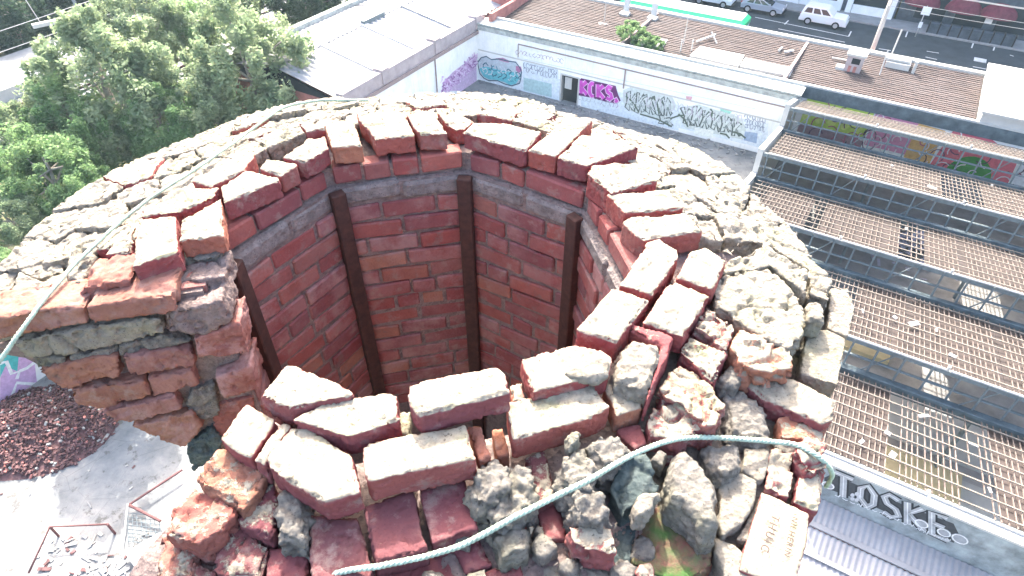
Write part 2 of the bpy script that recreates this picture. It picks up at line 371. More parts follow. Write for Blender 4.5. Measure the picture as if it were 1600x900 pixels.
# teal piece left of the door
decal(gr,VW,[(746,98),(752,90),(760,88),(768,93),(780,92),(792,95),(806,97),(812,105),(815,112),(814,122),(812,130),(800,134),(788,131),(778,126),(764,126),(756,122),(750,115)],(.42,.48,.52),.004)
decal(gr,VW,[(748,106),(760,104),(775,108),(790,111),(806,113),(812,122),(806,131),(797,133),(788,128),(776,125),(764,124),(756,120)],(.12,.44,.48),.008)
zone(gr,748,812,96,112,.28,9,2,[(.05,.22,.28),(.03,.12,.16),(.5,.6,.62)],.09,.012)
decal(gr,VW,[(774,91),(786,90),(798,96),(794,98),(782,95)],(.42,.22,.34),.012); decal(gr,VW,[(806,103),(814,104),(816,110),(811,114),(806,110)],(.38,.16,.28),.013)
stroke(gr,VW,[(746,98),(752,90),(760,88),(768,93),(780,92),(792,95),(806,97),(812,105),(815,112),(814,122),(812,130),(800,134),(788,131),(778,126),(764,126),(756,122),(750,115),(746,98)],.10,(.06,.10,.14),.016)
# grey-teal patches and small scrawl between teal piece and door
decal(gr,VW,[(818,121),(862,131),(862,152),(818,141)],(.36,.50,.50),.004); decal(gr,VW,[(817,96),(872,108),(872,124),(817,114)],(.56,.62,.66),.005)
zone(gr,818,870,98,112,.22,12,2,[(.20,.22,.28),(.30,.33,.38)],.06,.010)
zone(gr,806,880,78,84,.2,14,1,[(.35,.25,.27),(.30,.26,.30)],.04,.006)
for y0 in (86,): stroke(gr,VW,[(808,y0+4),(1180,y0+84)],.05,(.55,.60,.62),.006)
# magenta letters on a purple ground right of the door
decal(gr,VW,[(903,128),(908,122),(935,128),(962,134),(966,148),(970,157),(964,162),(950,160),(925,153),(904,149)],(.11,.015,.11),.004)
def letters(mb,plane,segs,ox,oy,sx,sy,sl,layers,kind='v'):
    for k,(wid,col,lf) in enumerate(layers):
        for s in segs: stroke(mb,plane,[(ox+x*sx,oy-y*sy+sl*x*sx) for x,y in s],wid,col,lf+.004*k)
GL={'K':[[(0,0),(0,1)],[(.75,1),(.05,.5),(.8,0)]],'C':[[(.62,.98),(.3,1),(.05,.8),(0,.5),(.05,.2),(.3,0),(.62,.02)]],'S':[[(.75,.9),(.3,1),(.05,.8),(.2,.55),(.6,.45),(.75,.2),(.4,0),(0,.1)]],
 '.':[[(0,0),(.12,.12),(.2,0),(.1,-.08),(0,0)]],'T':[[(0,1),(.9,1)],[(.45,1),(.4,0)]],'O':[[(.4,0),(.05,.3),(.1,.75),(.45,1),(.75,.7),(.7,.25),(.4,0)]],'E':[[(.75,1),(0,1),(0,0),(.8,0)],[(0,.52),(.6,.52)]],
 'P':[[(0,0),(0,1),(.5,1),(.7,.75),(.5,.5),(0,.48)]],'A':[[(0,0),(.4,1),(.8,0)],[(.15,.4),(.65,.4)]],'R':[[(0,0),(0,1),(.55,1),(.7,.75),(.5,.52),(0,.5)],[(.3,.5),(.8,0)]],'N':[[(0,0),(0,1),(.7,0),(.7,1)]]}
def word(mb,plane,txt,x0,y0,cw,hh,slope,layers,jit=0):
    x=x0
    for ch in txt:
        letters(mb,plane,GL[ch],x,y0+slope*(x-x0)+random.uniform(-jit,jit),cw*.85,hh,slope,layers); x+=cw
word(gr,VW,'KCKS',908,146,13.2,20,.22,[(.40,(.70,.52,.68),.008),(.30,(.55,.07,.45),.012)],.6)
word(gr,VW,'.',962,157,10,16,.22,[(.45,(.70,.52,.68),.008),(.3,(.55,.07,.45),.012)])
# grey wild-style pieces
decal(gr,VW,[(974,141),(985,136),(1010,141),(1050,150),(1057,165),(1048,178),(1050,196),(1035,190),(1000,178),(980,172),(973,158)],(.50,.55,.53),.004)
decal(gr,VW,[(1058,178),(1075,166),(1092,163),(1120,172),(1145,178),(1160,188),(1166,202),(1160,218),(1140,214),(1100,206),(1070,200)],(.53,.58,.55),.004)
wrng=random.Random(21)
for (cx,cy,rx,ry) in [(986,158,9,14),(1000,160,8,16),(1014,163,8,15),(1028,167,8,15),(1042,166,7,14),(1040,188,11,7),(1074,182,9,14),(1088,182,8,15),(1102,186,8,14),(1118,190,8,14),(1134,194,9,13),(1150,200,8,13)]:
    sk=wrng.uniform(-.5,.5); P_=[]
    for (u,v_) in ((-1,-.8),(-.3,-1),(-.2,-.2),(.5,-.9),(1,-.7),(.35,.05),(1,.8),(.5,1),(0,.35),(-.2,1),(-.9,.9),(-.6,.1)): P_.append((cx+rx*(u+wrng.uniform(-.18,.18))+sk*ry*v_*.4,cy+ry*(v_+wrng.uniform(-.15,.15))+.22*rx*u))
    stroke(gr,VW,P_+[P_[0]],.12,(.11,.13,.12),.009); stroke(gr,VW,[((p[0]-cx)*.72+cx+1,(p[1]-cy)*.72+cy+.5) for p in P_[:7]],.06,(.62,.66,.64),.013); stroke(gr,VW,[((p[0]-cx)*.45+cx,(p[1]-cy)*.45+cy) for p in P_[5:11]],.10,(.20,.24,.23),.013)
for a,b in [((978,150),(998,175)),((1020,150),(1030,178)),((1048,185),(1070,180)),((1000,178),(1050,198)),((1060,178),(1075,198)),((1110,170),(1112,182)),((1125,208),(1140,216)),((1145,206),(1165,216))]: stroke(gr,VW,[a,((a[0]+b[0])/2+2,(a[1]+b[1])/2-2),b],.13,(.10,.13,.10),.016)
decal(gr,VW,[(1085,199),(1115,204),(1114,216),(1085,210)],(.70,.72,.66),.012); decal(gr,VW,[(1125,169),(1145,173),(1140,178),(1126,174)],(.30,.58,.48),.010)
decal(gr,VW,[(1164,205),(1184,208),(1182,224),(1162,219)],(.28,.36,.48),.010); decal(gr,VW,[(1072,150),(1082,151),(1080,157),(1072,155)],(.55,.32,.35),.010)
zone(gr,1164,1196,178,200,.2,8,3,[(.25,.30,.38),(.35,.38,.45)],.06,.012)
zone(gr,975,1160,143,158,.21,26,1,[(.45,.48,.50),(.50,.46,.52)],.05,.020)
zone(gr,905,965,148,156,.22,10,1,[(.35,.3,.4),(.45,.48,.5)],.05,.020)
zone(gr,752,815,126,134,.26,10,1,[(.25,.22,.28),(.35,.38,.42)],.08,.020)
gr.build('graffiti',None,yw)
SWW=-30.2
sw=thing('side_wall','tall white yard side wall with purple scribble below the corrugated shed','wall',W(SWW,30,0))
MB().box(SWW-.35,SWW,-8,28.9,0,2.5).box(SWW-.35,SWW,28.9,VW+.3,0,4.3).build('wall','white',sw)
g2=MB()
decal(g2,SWW,[(690,142),(693,128),(708,112),(730,96),(744,90),(745,130),(740,142)],(.52,.38,.54),.003,'w')
for k in range(330):
    x=random.uniform(690,744); y=85+(744-x)*.95+random.uniform(-2,16); 
    if y>142: y=random.uniform(118,142)
    stroke(g2,SWW,[(x,y),(x+random.uniform(-3,4),y+random.uniform(-5,3)),(x+random.uniform(-4,5),y+random.uniform(-6,6))],.10,random.choice([(.48,.28,.50),(.58,.40,.60),(.30,.14,.32),(.66,.52,.68)]),.004+.0001*k,'w')
decal(g2,SWW,[(0,560),(22,548),(54,566),(58,600),(20,640),(0,650)],(.55,.36,.56),.004,'w')
decal(g2,SWW,[(0,550),(30,545),(27,580),(8,572),(0,590)],(.08,.42,.40),.008,'w'); decal(g2,SWW,[(22,615),(52,606),(44,622),(18,634)],(.08,.42,.40),.008,'w')
for q in ([(0,568),(10,565),(18,584),(30,580),(26,592)],[(56,600),(26,598),(20,615),(14,636)],[(54,566),(42,575),(30,580)]): stroke(g2,SWW,q,.16,(.74,.74,.74),.012,'w')
g2.build('graffiti',None,sw)
MB().bar(W(SWW+.06,onw(678,85,SWW)[0],4.2),W(SWW+.06,onw(682,140,SWW)[0],0),.09).build('drainpipe','conduit',sw)

# ------------------------------------------------------------------ corrugated shed beyond the side wall
def corrug(mb,w0,z0,w1,z1,v0,v1,per=.50,amp=.06,th=.012,seg=6):
    n=int((v1-v0)/per*seg); vs=[];fs=[]
    for k in range(n+1):
        v=v0+(v1-v0)*k/n; dz=amp*math.cos(2*math.pi*k/seg)
        vs+=[W(w0,v,z0+dz),W(w1,v,z1+dz),W(w0,v,z0+dz-th),W(w1,v,z1+dz-th)]
    for k in range(n): a=4*k; fs+=[(a,a+1,a+5,a+4),(a+2,a+6,a+7,a+3)]
    mb.add(vs,fs)
sh=thing('corrugated_shed','long shed with pale corrugated iron gable roof behind the trees','shed',W(-36,42,0))
for v0,v1 in ((29.1,33.6),(33.68,38.2),(38.28,43.2),(43.28,48.4),(48.48,60)):
    b=MB(); corrug(b,-36.6,5.75,-30.75,4.75,v0,v1); b.build('roof_sheet','iron_roof',sh,True)
    b=MB(); corrug(b,-36.6,5.75,-41.6,4.8,v0,v1); b.build('roof_sheet','iron_roof',sh,True)
    MB().hexa([W(a,b2,c) for c,ex in ((0,0),(1,0)) for a,b2,c in ()] or [W(-36.6,v1-.02,5.82),W(-30.7,v1-.02,4.82),W(-30.7,v1+.5,4.82),W(-36.6,v1+.5,5.82),W(-36.6,v1-.02,5.85),W(-30.7,v1-.02,4.85),W(-30.7,v1+.5,4.85),W(-36.6,v1+.5,5.85)]).build('joint_strip','cream',sh)
MB().hexa([W(-37,29,5.72),W(-36.2,29,5.72),W(-36.2,60,5.72),W(-37,60,5.72),W(-36.8,29,5.86),W(-36.4,29,5.86),W(-36.4,60,5.86),W(-36.8,60,5.86)]).build('ridge_cap','iron_roof',sh)
MB().box(-36.5,-36.1,38.4,40.9,5.6,6.0).build('ridge_vent','steelbar',sh)
b=MB(); b.box(-30.75,-30.15,29,VW+1.2,4.3,5.25); 
for v in (33,39.3,45): b.box(-30.9,-30.05,v,v+.7,4.35,5.42)
b.build('parapet','parapet',sh)
MB().box(-30.14,-30.0,29,VW,4.02,4.28).build('gutter','conduit',sh)
MB().box(-42,-41.5,29,60,3.6,5.2).build('far_parapet','coping',sh)
MB().box(-41.5,-30.8,29.2,59.8,0,4.4).build('walls','redwall',sh)
b=MB(); b.add([W(-30.8,29.15,4.4),W(-41.5,29.15,4.4),W(-36.6,29.15,5.6)],[(0,1,2)]); b.add([W(-30.8,29.3,4.4),W(-41.5,29.3,4.4),W(-36.6,29.3,5.6)],[(0,1,2)]); b.build('gable','dark_fill',sh)

# ------------------------------------------------------------------ row of shops with tiled roofs between wall and street
rw=thing('tiled_row_building','low brick row with long brown tiled roof beyond the graffiti wall','building',W(-12,50,0))
MB().box(-29.5,6.0,46.95,55,0,4.3).build('walls','redwall',rw); MB().box(-29.5,6.0,46.72,46.95,4.2,5.02).build('rear_parapet','cream',rw)
def zr(v): return 4.45+.06*(v-46)
parts=[(-29.2,-18.2),(-18.0,-6.0),(-5.8,6.0)]
nc=26
for pi,(a,b) in enumerate(parts):
    m=MB()
    for k in range(nc):
        v0=46.95+7.55*k/nc; v1=46.95+7.55*(k+1)/nc
        nseg=int((b-a)/.9)
        for q in range(nseg):
            w0=a+(b-a)*q/nseg; w1=a+(b-a)*(q+1)/nseg; j=random.uniform(-.008,.012)
            m.hexa([W(w0,v0,zr(v0)-.1),W(w1-.01,v0,zr(v0)-.1),W(w1-.01,v1,zr(v1)-.1),W(w0,v1,zr(v1)-.1),W(w0,v0,zr(v0)+.05+j),W(w1-.01,v0,zr(v0)+.05+j),W(w1-.01,v1+.03,zr(v1)+j*.5),W(w0,v1+.03,zr(v1)+j*.5)])
    m.build('roof_tiles','tiles',rw,kind='stuff')
MB().box(-29.4,6.1,54.5,54.95,4.3,5.15).build('street_parapet','cream',rw)
MB().box(-18.2,-18.0,46.96,54.4,4.4,5.06).build('party_wall','conduit',rw); MB().box(-6.0,-5.8,46.96,54.4,4.4,5.04).build('party_wall','conduit',rw)
MB().box(-29.5,-29.2,46,60,3,5.5).box(-31.8,-29.5,50,50.3,3,5.9).build('end_wall','redwall',rw)
def roofpoly(px,z,th,name,mat):
    m=MB(); pts=[at(x,y,z) for x,y in px]; m.prism(pts,z-th,z,None); return m.build(name,mat,rw)
roofpoly([(1094,72),(1163,86),(1154,103),(1078,86)],4.85,.3,'white_roof_panel','cream')
roofpoly([(1000,55),(1043,62),(1034,75),(985,66)],4.8,.25,'white_roof_panel','cream')
roofpoly([(1043,68),(1086,76),(1077,88),(1034,77)],4.62,.06,'dark_roof_patch','dark_fill')  # near-black slab on the tiles painted in for an unlit opening
roofpoly([(1164,90),(1240,106),(1234,118),(1156,103)],4.8,.25,'white_roof_panel','cream')
m=MB(); 
for x in (1063,1080): p=at(x,80,4.66); m.bar(p,p+np.array([0,0,.9]),.07)
m.build('post','cream',rw)
for px in ((978,18),(1021,25)):
    p=at(*px,5.0); m=MB(); m.bar(p,p+np.array([.1,.3,.9]),.45,.3); m.bar(p+np.array([0,-.3,0]),p+np.array([-.3,-.7,-.1]),.8,.3); m.build('parapet_pier','cream',rw)
# brick roof chimney
ww,vv=wv(1330,112,4.8); 
m=MB(); m.box(ww-.55,ww+.55,vv,vv+.8,4.6,5.9,'parapet').box(ww-.65,ww+.65,vv-.1,vv+.9,5.9,6.05,'cream'); m.box(ww-.2,ww+.35,vv-.012,vv+.2,5.35,5.75,'dark_fill').box(ww-.3,ww-.1,vv-.012,vv+.2,4.75,5.2,'redwall').box(ww+.05,ww+.25,vv-.012,vv+.2,4.75,5.2,'redwall'); m.box(ww-1.1,ww-.55,vv,vv+.6,4.6,4.95,'cream'); m.build('roof_chimney',None,rw)  # front openings are boxes coloured near-black as if unlit inside
ww,vv=wv(1400,108,4.9)
m=MB(); m.box(ww-.8,ww+.8,vv,vv+.9,4.7,5.3).box(ww-.95,ww+.7,vv+.2,vv+1.1,5.36,5.5); m.box(ww+1.0,ww+1.2,vv-.1,vv+.1,4.6,5.7); m.build('roof_vent_box','cream',rw)
def rp(a,b,t,t2=None,name='roof_pipe'): MB().bar(a,b,t,t2).build(name,'pipe',rw)
p=at(1374,117,4.85); rp(p,p+np.array([.15,.35,1.6]),.07); p=at(1391,90,5.1); rp(p,p+np.array([.1,.1,2.0]),.08); p=at(1300,90,5); rp(p,p+np.array([1.2,-.6,0]),.08)
for a,b in (((1217,79),(1222,74)),((1226,81),(1240,79))): rp(at(*a,5),at(*b,5),.12)
p=at(1088,65,4.9); rp(p,at(1118,54,5.1),.1,name='aerial'); rp(at(1112,50,5.4),at(1120,68,4.8),.08,name='aerial'); p=at(1068,68,4.7); rp(p,p+np.array([0,0,2.2]),.05,name='aerial'); p=at(944,35,4.7); rp(p,p+np.array([0,0,2.6]),.05,name='aerial'); p=at(943,37,4.7); rp(p-np.array([.4,0,0]),p+np.array([.4,0,0]),.5,.12,name='roof_pad')


# ------------------------------------------------------------------ sawtooth factory roof, battens bare
st=thing('sawtooth_roof','derelict sawtooth factory roof with bare battens and open glazing','building',W(4,32,0))
GV=[41.7,35.3,29.0,22.6,16.15]; WL,WR=-4.4,20.0
VB=46.7; slopes=[(41.7,VB),(35.3,41.7),(29.0,35.3),(22.6,29.0),(16.45,22.6)]
ZG,ZRi=4.0,5.55
ntot=0
rafts=MB()
for bi,(vr,vg) in enumerate(slopes):
    zend=ZG+.05 if bi else 4.1
    L=vg-vr-.45
    nb=8 if bi else 7
    wl=WL+.25
    for k in range(nb):
        t=(k+.3)/nb; v=vr+.1+L*t; z=ZRi-.05+(zend-ZRi)*t
        MB().bar(W(wl,v,z+.05),W(WR,v,z+.05),.045,.04).build('batten','batten',st)
    nr=int((WR-wl)/.20)
    for k in range(nr):
        if bi==0 and k<20 and k>1: t0=.0; t1=.35
        else: t0,t1=0,1
        w=wl+.1+(WR-wl-.2)*k/nr+random.uniform(-.03,.03); q_=random.random()
        if q_<.07: continue
        if q_<.13: t0,t1=random.choice([(0,.4),(.45,1),(.2,.8)])
        rafts.bar(W(w,vr+.1+L*t0,ZRi-.08+(zend-ZRi)*t0),W(w,vr+.1+L*t1,ZRi-.08+(zend-ZRi)*t1),.03,.05)
    # sarking boards under parts of the slope
    m=MB(); q=0; w=wl
    while w<WR:
        lw=random.uniform(.3,1.4)
        if random.random()<(.92,.9,.9,.75,.55)[bi]:
            m.hexa([W(w,vr+.15,ZRi-.20),W(w+lw,vr+.15,ZRi-.20),W(w+lw,vr+L*.97,zend-.12),W(w,vr+L*.97,zend-.12),W(w,vr+.15,ZRi-.17),W(w+lw,vr+.15,ZRi-.17),W(w+lw,vr+L*.97,zend-.09),W(w,vr+L*.97,zend-.09)])
        w+=lw+.02
    m.build('sarking','sarking',st,kind='stuff')
    # ridge pipe, glazing bars and gutter
    w=WL+.3
    while w<WR:
        w2=min(WR,w+random.uniform(4.6,5.4)); m=MB(); m.tube([W(w,vr-.06,ZRi),W(w2-.12,vr-.06,ZRi)],.05,6); m.tube([W(w2-.12,vr-.06,ZRi-.02),W(w2-.12,vr-.06,ZRi+.2)],.06,6); m.build('ridge_pipe','pipe',st); w=w2
    MB().box(WL,WR,vr,vr+.12,ZRi-.3,ZRi-.09).build('ridge_beam','steelbar',st)
    if bi<4:
        MB().box(WL,WR,vr-.42,vr+.05,ZG-.32,ZG+.0).box(WL,WR,vr-.44,vr-.36,ZG,ZG+.16).build('gutter_beam','beam',st)
        MB().box(WL,WR,vr+.0,vr+.1,ZG+.55,ZG+.62).build('glazing_rail','steelbar',st)
        w=WL+.3
        while w<WR:
            MB().bar(W(w,vr,ZG),W(w,vr,ZRi-.1),.05,.07).build('glazing_bar','steelbar',st); w+=.95+random.uniform(-.04,.04)
    # truss below each ridge
    tr=MB(); tr.bar(W(WL,vr+.06,ZG-.2),W(WR,vr+.06,ZG-.2),.12); 
    for k in range(7):
        w=WL+.5+k*3.6; tr.bar(W(w,vr,ZG),W(w+.9,vr,ZRi-.2),.04)
    tr.build('truss','steelbar',st)
sp=MB()
for k in range(22):
    bi=random.choice([1,2,3,3,4,4,4]); vr,vg=slopes[bi]; t=random.uniform(.1,.9); w=random.uniform(1,14); v=vr+.1+(vg-vr-.45)*t; z=ZRi-.05+(ZG+.05-ZRi)*t+.09; a=random.uniform(0,3.14); L_=random.uniform(.1,.6); sp.bar(W(w,v,z),W(w+L_*math.cos(a),v+L_*math.sin(a)*.6,z+random.uniform(-.03,.05)),random.uniform(.06,.3),.03)
sp.build('roof_scraps','kerb',st,kind='stuff')
rafts.build('rafters','rafter',st,kind='stuff')
for b_ in (0,1,2,3,4):
    pass
m=MB()
for w in (1.5,7.5,13.5,19):
    for v in GV[:4]: m.tube([W(w,v-.2,0),W(w,v-.2,4)],.09,8)
m.build('posts','steelbar',st)
# end wall (left), back wall inside, floor
b=MB()
for (vr,vg) in slopes:
    b.add([W(WL,vr,0),W(WL,vg,0),W(WL,vg,ZG+.1),W(WL,vr,ZRi+.1)],[(0,1,2,3)]); b.add([W(WL-.3,vr,0),W(WL-.3,vg,0),W(WL-.3,vg,ZG+.1),W(WL-.3,vr,ZRi+.1)],[(0,1,2,3)])
    b.add([W(WL,vg,ZG+.1),W(WL,vr,ZRi+.1),W(WL-.3,vr,ZRi+.1),W(WL-.3,vg,ZG+.1)],[(0,1,2,3)]); b.add([W(WL,vr,0),W(WL-.3,vr,0),W(WL-.3,vr,ZRi+.1),W(WL,vr,ZRi+.1)],[(0,1,2,3)])
b.build('end_wall','cream',st)
MB().box(WL,WR,VB+.0,VB+.018,0,4.7).build('back_wall','white',st)
MB().box(6.0,WR,VB-.02,VB+.3,4.9,5.02).build('back_coping','cream',st)
MB().box(WL,WR,VB-.05,VB-.002,4.1,4.9).build('back_flashing','beam',st)
MB().box(WL+.05,WR,16.4,VB,.005,.03).build('floor','inner_floor',st)
fl=MB(); fl.box(2.6,15,23.4,26.2,.035,.06,'cream').box(3.5,8.5,20.0,22.5,.035,.5,'yellow_floor').box(8.2,16,18.6,22.6,.035,.07,'cream').box(.8,5,27.8,29.6,.035,.4,'yellow_floor'); fl.build('floor_panel',None,st)
gi=MB(); vb=VB
gpoly=lambda pts,c,l: gi.add([W(w,vb-l,z) for w,z in pts],[tuple(range(len(pts)))],P(c))
w0=WL+.4
gpoly([(w0,2.2),(w0+4.3,2.2),(w0+4.3,4.2),(w0,4.3)],(.40,.55,.08),.03); gpoly([(w0,1.0),(w0+4.3,1.0),(w0+4.3,2.2),(w0,2.2)],(.25,.16,.19),.03)
for k in range(5): w=w0+.3+k*.85; stroke(gi,vb,[],.1,(.1,.1,.1),.04) if 0 else gi.add([W(w+.32*math.cos(a),vb-.036,3.1+.62*math.sin(a)) for a in np.linspace(0,6.28,12,False)],[tuple(range(12))],P((.52,.62,.14)))
gpoly([(w0+4.4,1.8),(w0+7,1.8),(w0+7,4.2),(w0+4.4,4.2)],(.55,.22,.34),.03); gpoly([(w0+7,1.6),(w0+8.6,1.6),(w0+8.6,4),(w0+7,4.1)],(.60,.35,.12),.03)
gpoly([(w0+8.6,1.2),(w0+13.2,1.2),(w0+13,3.2),(w0+11,4.2),(w0+9,4.2)],(.58,.12,.16),.03)
gi.add([W(w0+10.9+1.3*math.cos(a),vb-.04,1.3+1.5*math.sin(a)) for a in np.linspace(0,3.14,14)],[tuple(range(14))],P((.04,.22,.04)))
gpoly([(w0+13.2,1),(w0+16.5,1),(w0+16.5,4.2),(w0+13.2,4.2)],(.60,.62,.66),.03); gpoly([(w0+16.5,1),(w0+23,1),(w0+23,4.2),(w0+16.5,4.2)],(.36,.24,.28),.03); gpoly([(w0+18,2.4),(w0+19.6,2.4),(w0+19.6,3.4),(w0+18,3.4)],(.62,.58,.58),.035)
gpoly([(w0,.02),(w0+23,.02),(w0+23,1),(w0,1)],(.20,.22,.26),.028)
def wstroke(pts,wid,c,l):
    q=[np.array(p) for p in pts]; vs=[]
    for i,a in enumerate(q):
        d=q[min(i+1,len(q)-1)]-q[max(i-1,0)]; d=d/(np.linalg.norm(d)+1e-9); nn=np.array([-d[1],d[0]])*wid/2
        for s_ in (1,-1): b_=a+nn*s_; vs.append(W(b_[0],vb-l,b_[1]))
    gi.add(vs,[(2*i,2*i+1,2*i+3,2*i+2) for i in range(len(q)-1)],P(c))
for k in range(70):
    w=w0+random.uniform(.1,16); z=random.uniform(1.3,3.9); a0=random.uniform(0,6); rr=random.uniform(.2,.55)
    wstroke([(w+rr*math.cos(a0+t*.5),z+rr*1.2*math.sin(a0+t*.5)) for t in range(8)],.07,random.choice([(.06,.04,.06),(.10,.05,.10),(.65,.6,.62),(.35,.08,.14)]),.05)
gi.build('graffiti',None,st)
# heap of pale debris inside the second bay
hp=MB()
for k in range(260):
    w=random.gauss(5.3,1.5); v=random.gauss(38.4,.7); z=max(.05,1.2*math.exp(-((w-5.3)/1.6)**2-((v-38.4)/.9)**2)+random.uniform(-.1,.1)); d=np.array([random.gauss(0,1),random.gauss(0,1),random.gauss(0,.4)]); d/=np.linalg.norm(d)
    p=np.array(W(w,v,z)); hp.bar(p,p+d*random.uniform(.2,.7),random.uniform(.05,.25),.04)
o=hp.build('debris_heap',P((.44,.42,.50)),base=W(5.3,38.4,0)); tag(o,'heap of pale lilac debris inside the second sawtooth bay','debris heap'); o['kind']='stuff'

# front wall of the factory with the grey throw-up, and the lower corrugated roof
fw=thing('throw_up_wall','grey rendered factory end wall painted with large silver letters','wall',W(6,16.1,0))
FV=16.05
TZ=onv(1310,732,FV)[1]
MB().box(2.0,12,FV,FV+.3,0,TZ).build('wall',flat('grey_render',(.24,.275,.285),.9,.45,1.6),fw)
MB().box(2.0,12,FV-.03,FV+.35,TZ,TZ+.1).build('coping','cream',fw)
gg=MB(); SIL=[(.46,(.03,.035,.04),.004),(.34,(.40,.42,.44),.008),(.06,(.60,.62,.63),.014)]
decal(gg,FV,[(1288,746),(1300,741),(1420,792),(1490,818),(1500,838),(1490,848),(1420,816),(1340,780),(1288,762)],(.05,.055,.06),.003)
word(gg,FV,'TOSKE',1304,771,38,34,.415,[(.34,(.025,.03,.035),.004),(.21,(.33,.35,.365),.009),(.03,(.60,.62,.63),.013)],0)
for cx,cy,r in ((1294,758,8),(1440,818,9),(1500,842,11),(1475,832,9)):
    decal(gg,FV,[(cx+r*1.3*math.cos(a),cy+r*.75*math.sin(a)+.35*r*math.cos(a)) for a in np.linspace(0,6.28,12,False)],(.28,.30,.32),.010); stroke(gg,FV,[(cx+r*1.1*math.cos(a),cy+r*.6*math.sin(a)+.35*r*math.cos(a)) for a in np.linspace(0,6.28,13)],.04,(.66,.68,.68),.016)
for k in range(5): a=k*1.2566; cx,cy=1337+6*math.cos(a),776+5*math.sin(a); decal(gg,FV,[(cx+3.5*math.cos(t),cy+3*math.sin(t)) for t in np.linspace(0,6.28,8,False)],(.46,.48,.5),.018)
for k in range(16): x=1305+k*11.5; y=772+.40*(x-1305)+random.uniform(0,4); stroke(gg,FV,[(x,y),(x+3,y+random.uniform(-3,2)),(x+5,y+3),(x+8,y+random.uniform(-2,3))],.035,(.62,.64,.66),.020)
gg.build('graffiti',None,fw)
lo=thing('corrugated_annex','low corrugated iron roof in front of the silver lettered wall','shed',W(6,12,0))
m=MB(); corrug2=None
def corrugw(mb,v0,z0,v1,z1,w0,w1,per=.19,amp=.022,seg=5):
    n=int((w1-w0)/per*seg); vs=[];fs=[]
    for k in range(n+1):
        w=w0+(w1-w0)*k/n; dz=amp*math.cos(2*math.pi*k/seg); vs+=[W(w,v0,z0+dz),W(w,v1,z1+dz)]
    for k in range(n): a=2*k; fs.append((a,a+1,a+3,a+2))
    mb.add(vs,fs)
for (v0,z0,v1,z1) in ((16.02,3.55,14.95,3.36),(14.9,3.32,14.0,3.14),(13.95,3.10,9.0,2.3)):
    m=MB(); corrugw(m,v0,z0,v1,z1,2.4,8.6); m.build('roof_sheet','iron_roof',lo,True)
MB().box(2.4,8.6,14.9,15.1,3.36,3.42).box(2.4,8.6,13.9,14.1,3.15,3.2).build('flashing','iron_roof',lo)
MB().box(2.5,8.5,9.2,15.9,0,2.2).build('walls','redwall',lo)
m=MB(); m.box(8.7,10.4,13.5,16.0,0,2.9); m.build('side_block','coping',lo)
m=MB(); corrugw(m,16.0,3.4,14.8,3.2,8.62,10.2); m.build('roof_sheet','iron_roof',lo,True)
MB().box(8.9,10.6,12.5,14.2,2.9,3.3).build('yellow_box','yellow_floor',lo)
wb=thing('white_block','plain white flat-roofed block at the end of the tiled row','building',W(9,50,0))
MB().box(6.05,26,46.75,54.9,0,5.6).build('walls','cream',wb); MB().box(5.95,26,46.6,55.0,5.6,5.75).build('roof_slab','cream',wb)

# ------------------------------------------------------------------ shops across the street
def shop(name,label,w0,w1,mat,h):  # h is chosen so the unseen upper storeys shadow the street
    t=thing(name,label,'shop',W((w0+w1)/2,79,0)); MB().box(w0,w1,79,92,0,h).build('walls',mat,t)
    for z in range(1,int(h//3.6)):
        w=w0+1
        while w<w1-2: MB().box(w,w+1.4,78.95,79.2,z*3.6+1,z*3.6+2.9).build('window','glass',t); w+=2.8
    return t
s1=shop('shop_building','white framed shopfront building behind the parked white off-roader',-16,-1.2,'shop_grey',20)
def pix_box(t,name,mat,x0,y0,x1,y1,d0=78.6,d1=79.0):
    a=onv(x0,y0,d0); b=onv(x1,y1,d0); w0,w1=sorted((a[0],b[0])); z0,z1=sorted((a[1],b[1])); z0=max(z0,.13)
    return MB().box(w0,w1,d0,d1,z0,max(z1,z0+.15)).build(name,mat,t)
for wa in (-14.6,-11.2,-6.9,-5.9,-1.9): MB().box(wa,wa+.55,78.5,79,.13,4.2).build('pilaster','shop_white',s1)
for a,b in ((-14.0,-11.2),(-10.6,-6.9),(-5.3,-1.9)):
    MB().box(a,b,78.6,79,.13,.95).build('stall_riser','shop_white',s1); MB().box(a,b,78.8,79,.95,3.4).build('shop_window','glass',s1); MB().box(a,b,78.55,79,3.4,4.2).build('fascia','shop_white',s1)
s2=shop('dark_shop_building','dark painted shop building with rounded dark red awnings',-1.0,30,'shop_dark',20)
def awning(w,zb,r):
    m=MB(); vs=[];fs=[]; n=12; k_=6
    for i in range(n+1):
        a=math.pi*i/n
        for k in range(k_+1):
            e=math.pi/2*k/k_; vs.append(W(w+r*math.cos(a)*1.2,79-.9*r*math.sin(a)*math.cos(e)-.02,zb+r*.9*math.sin(e)*math.sin(a)))
    for i in range(n):
        for k in range(k_): a=i*(k_+1)+k; fs.append((a,a+1,a+k_+2,a+k_+1))
    m.add(vs,fs); return m
for px in ((1502,16),(1557,24),(1438,6)):
    w,z=onv(px[0],px[1]+8,78.2); awning(w,max(1.9,z),1.35).build('awning','awning',s2,True)
w,z=onv(1545,32,78.9); MB().box(w-.3,w+.3,78.7,78.9,1.2,2.2).build('notice_board','shop_white',s2)
for wa in (0.5,4,7.6,11): MB().box(wa,wa+2.6,78.9,79.05,.6,2.9).build('shop_window','glass',s2)
s3=shop('grey_shop_building','grey shop building behind the bus and pale hatchback',-60,-16.2,'shop_grey',20)
a=wv(1450,42,0); b=wv(1580,66,0)
m=MB(); m.box(a[0],b[0],76.6,77.2,.13,1.0,'shop_dark'); 
for k in range(9): w=a[0]+(b[0]-a[0])*k/8; m.box(w-.06,w+.06,76.55,77.25,.13,1.12,'black_plastic')
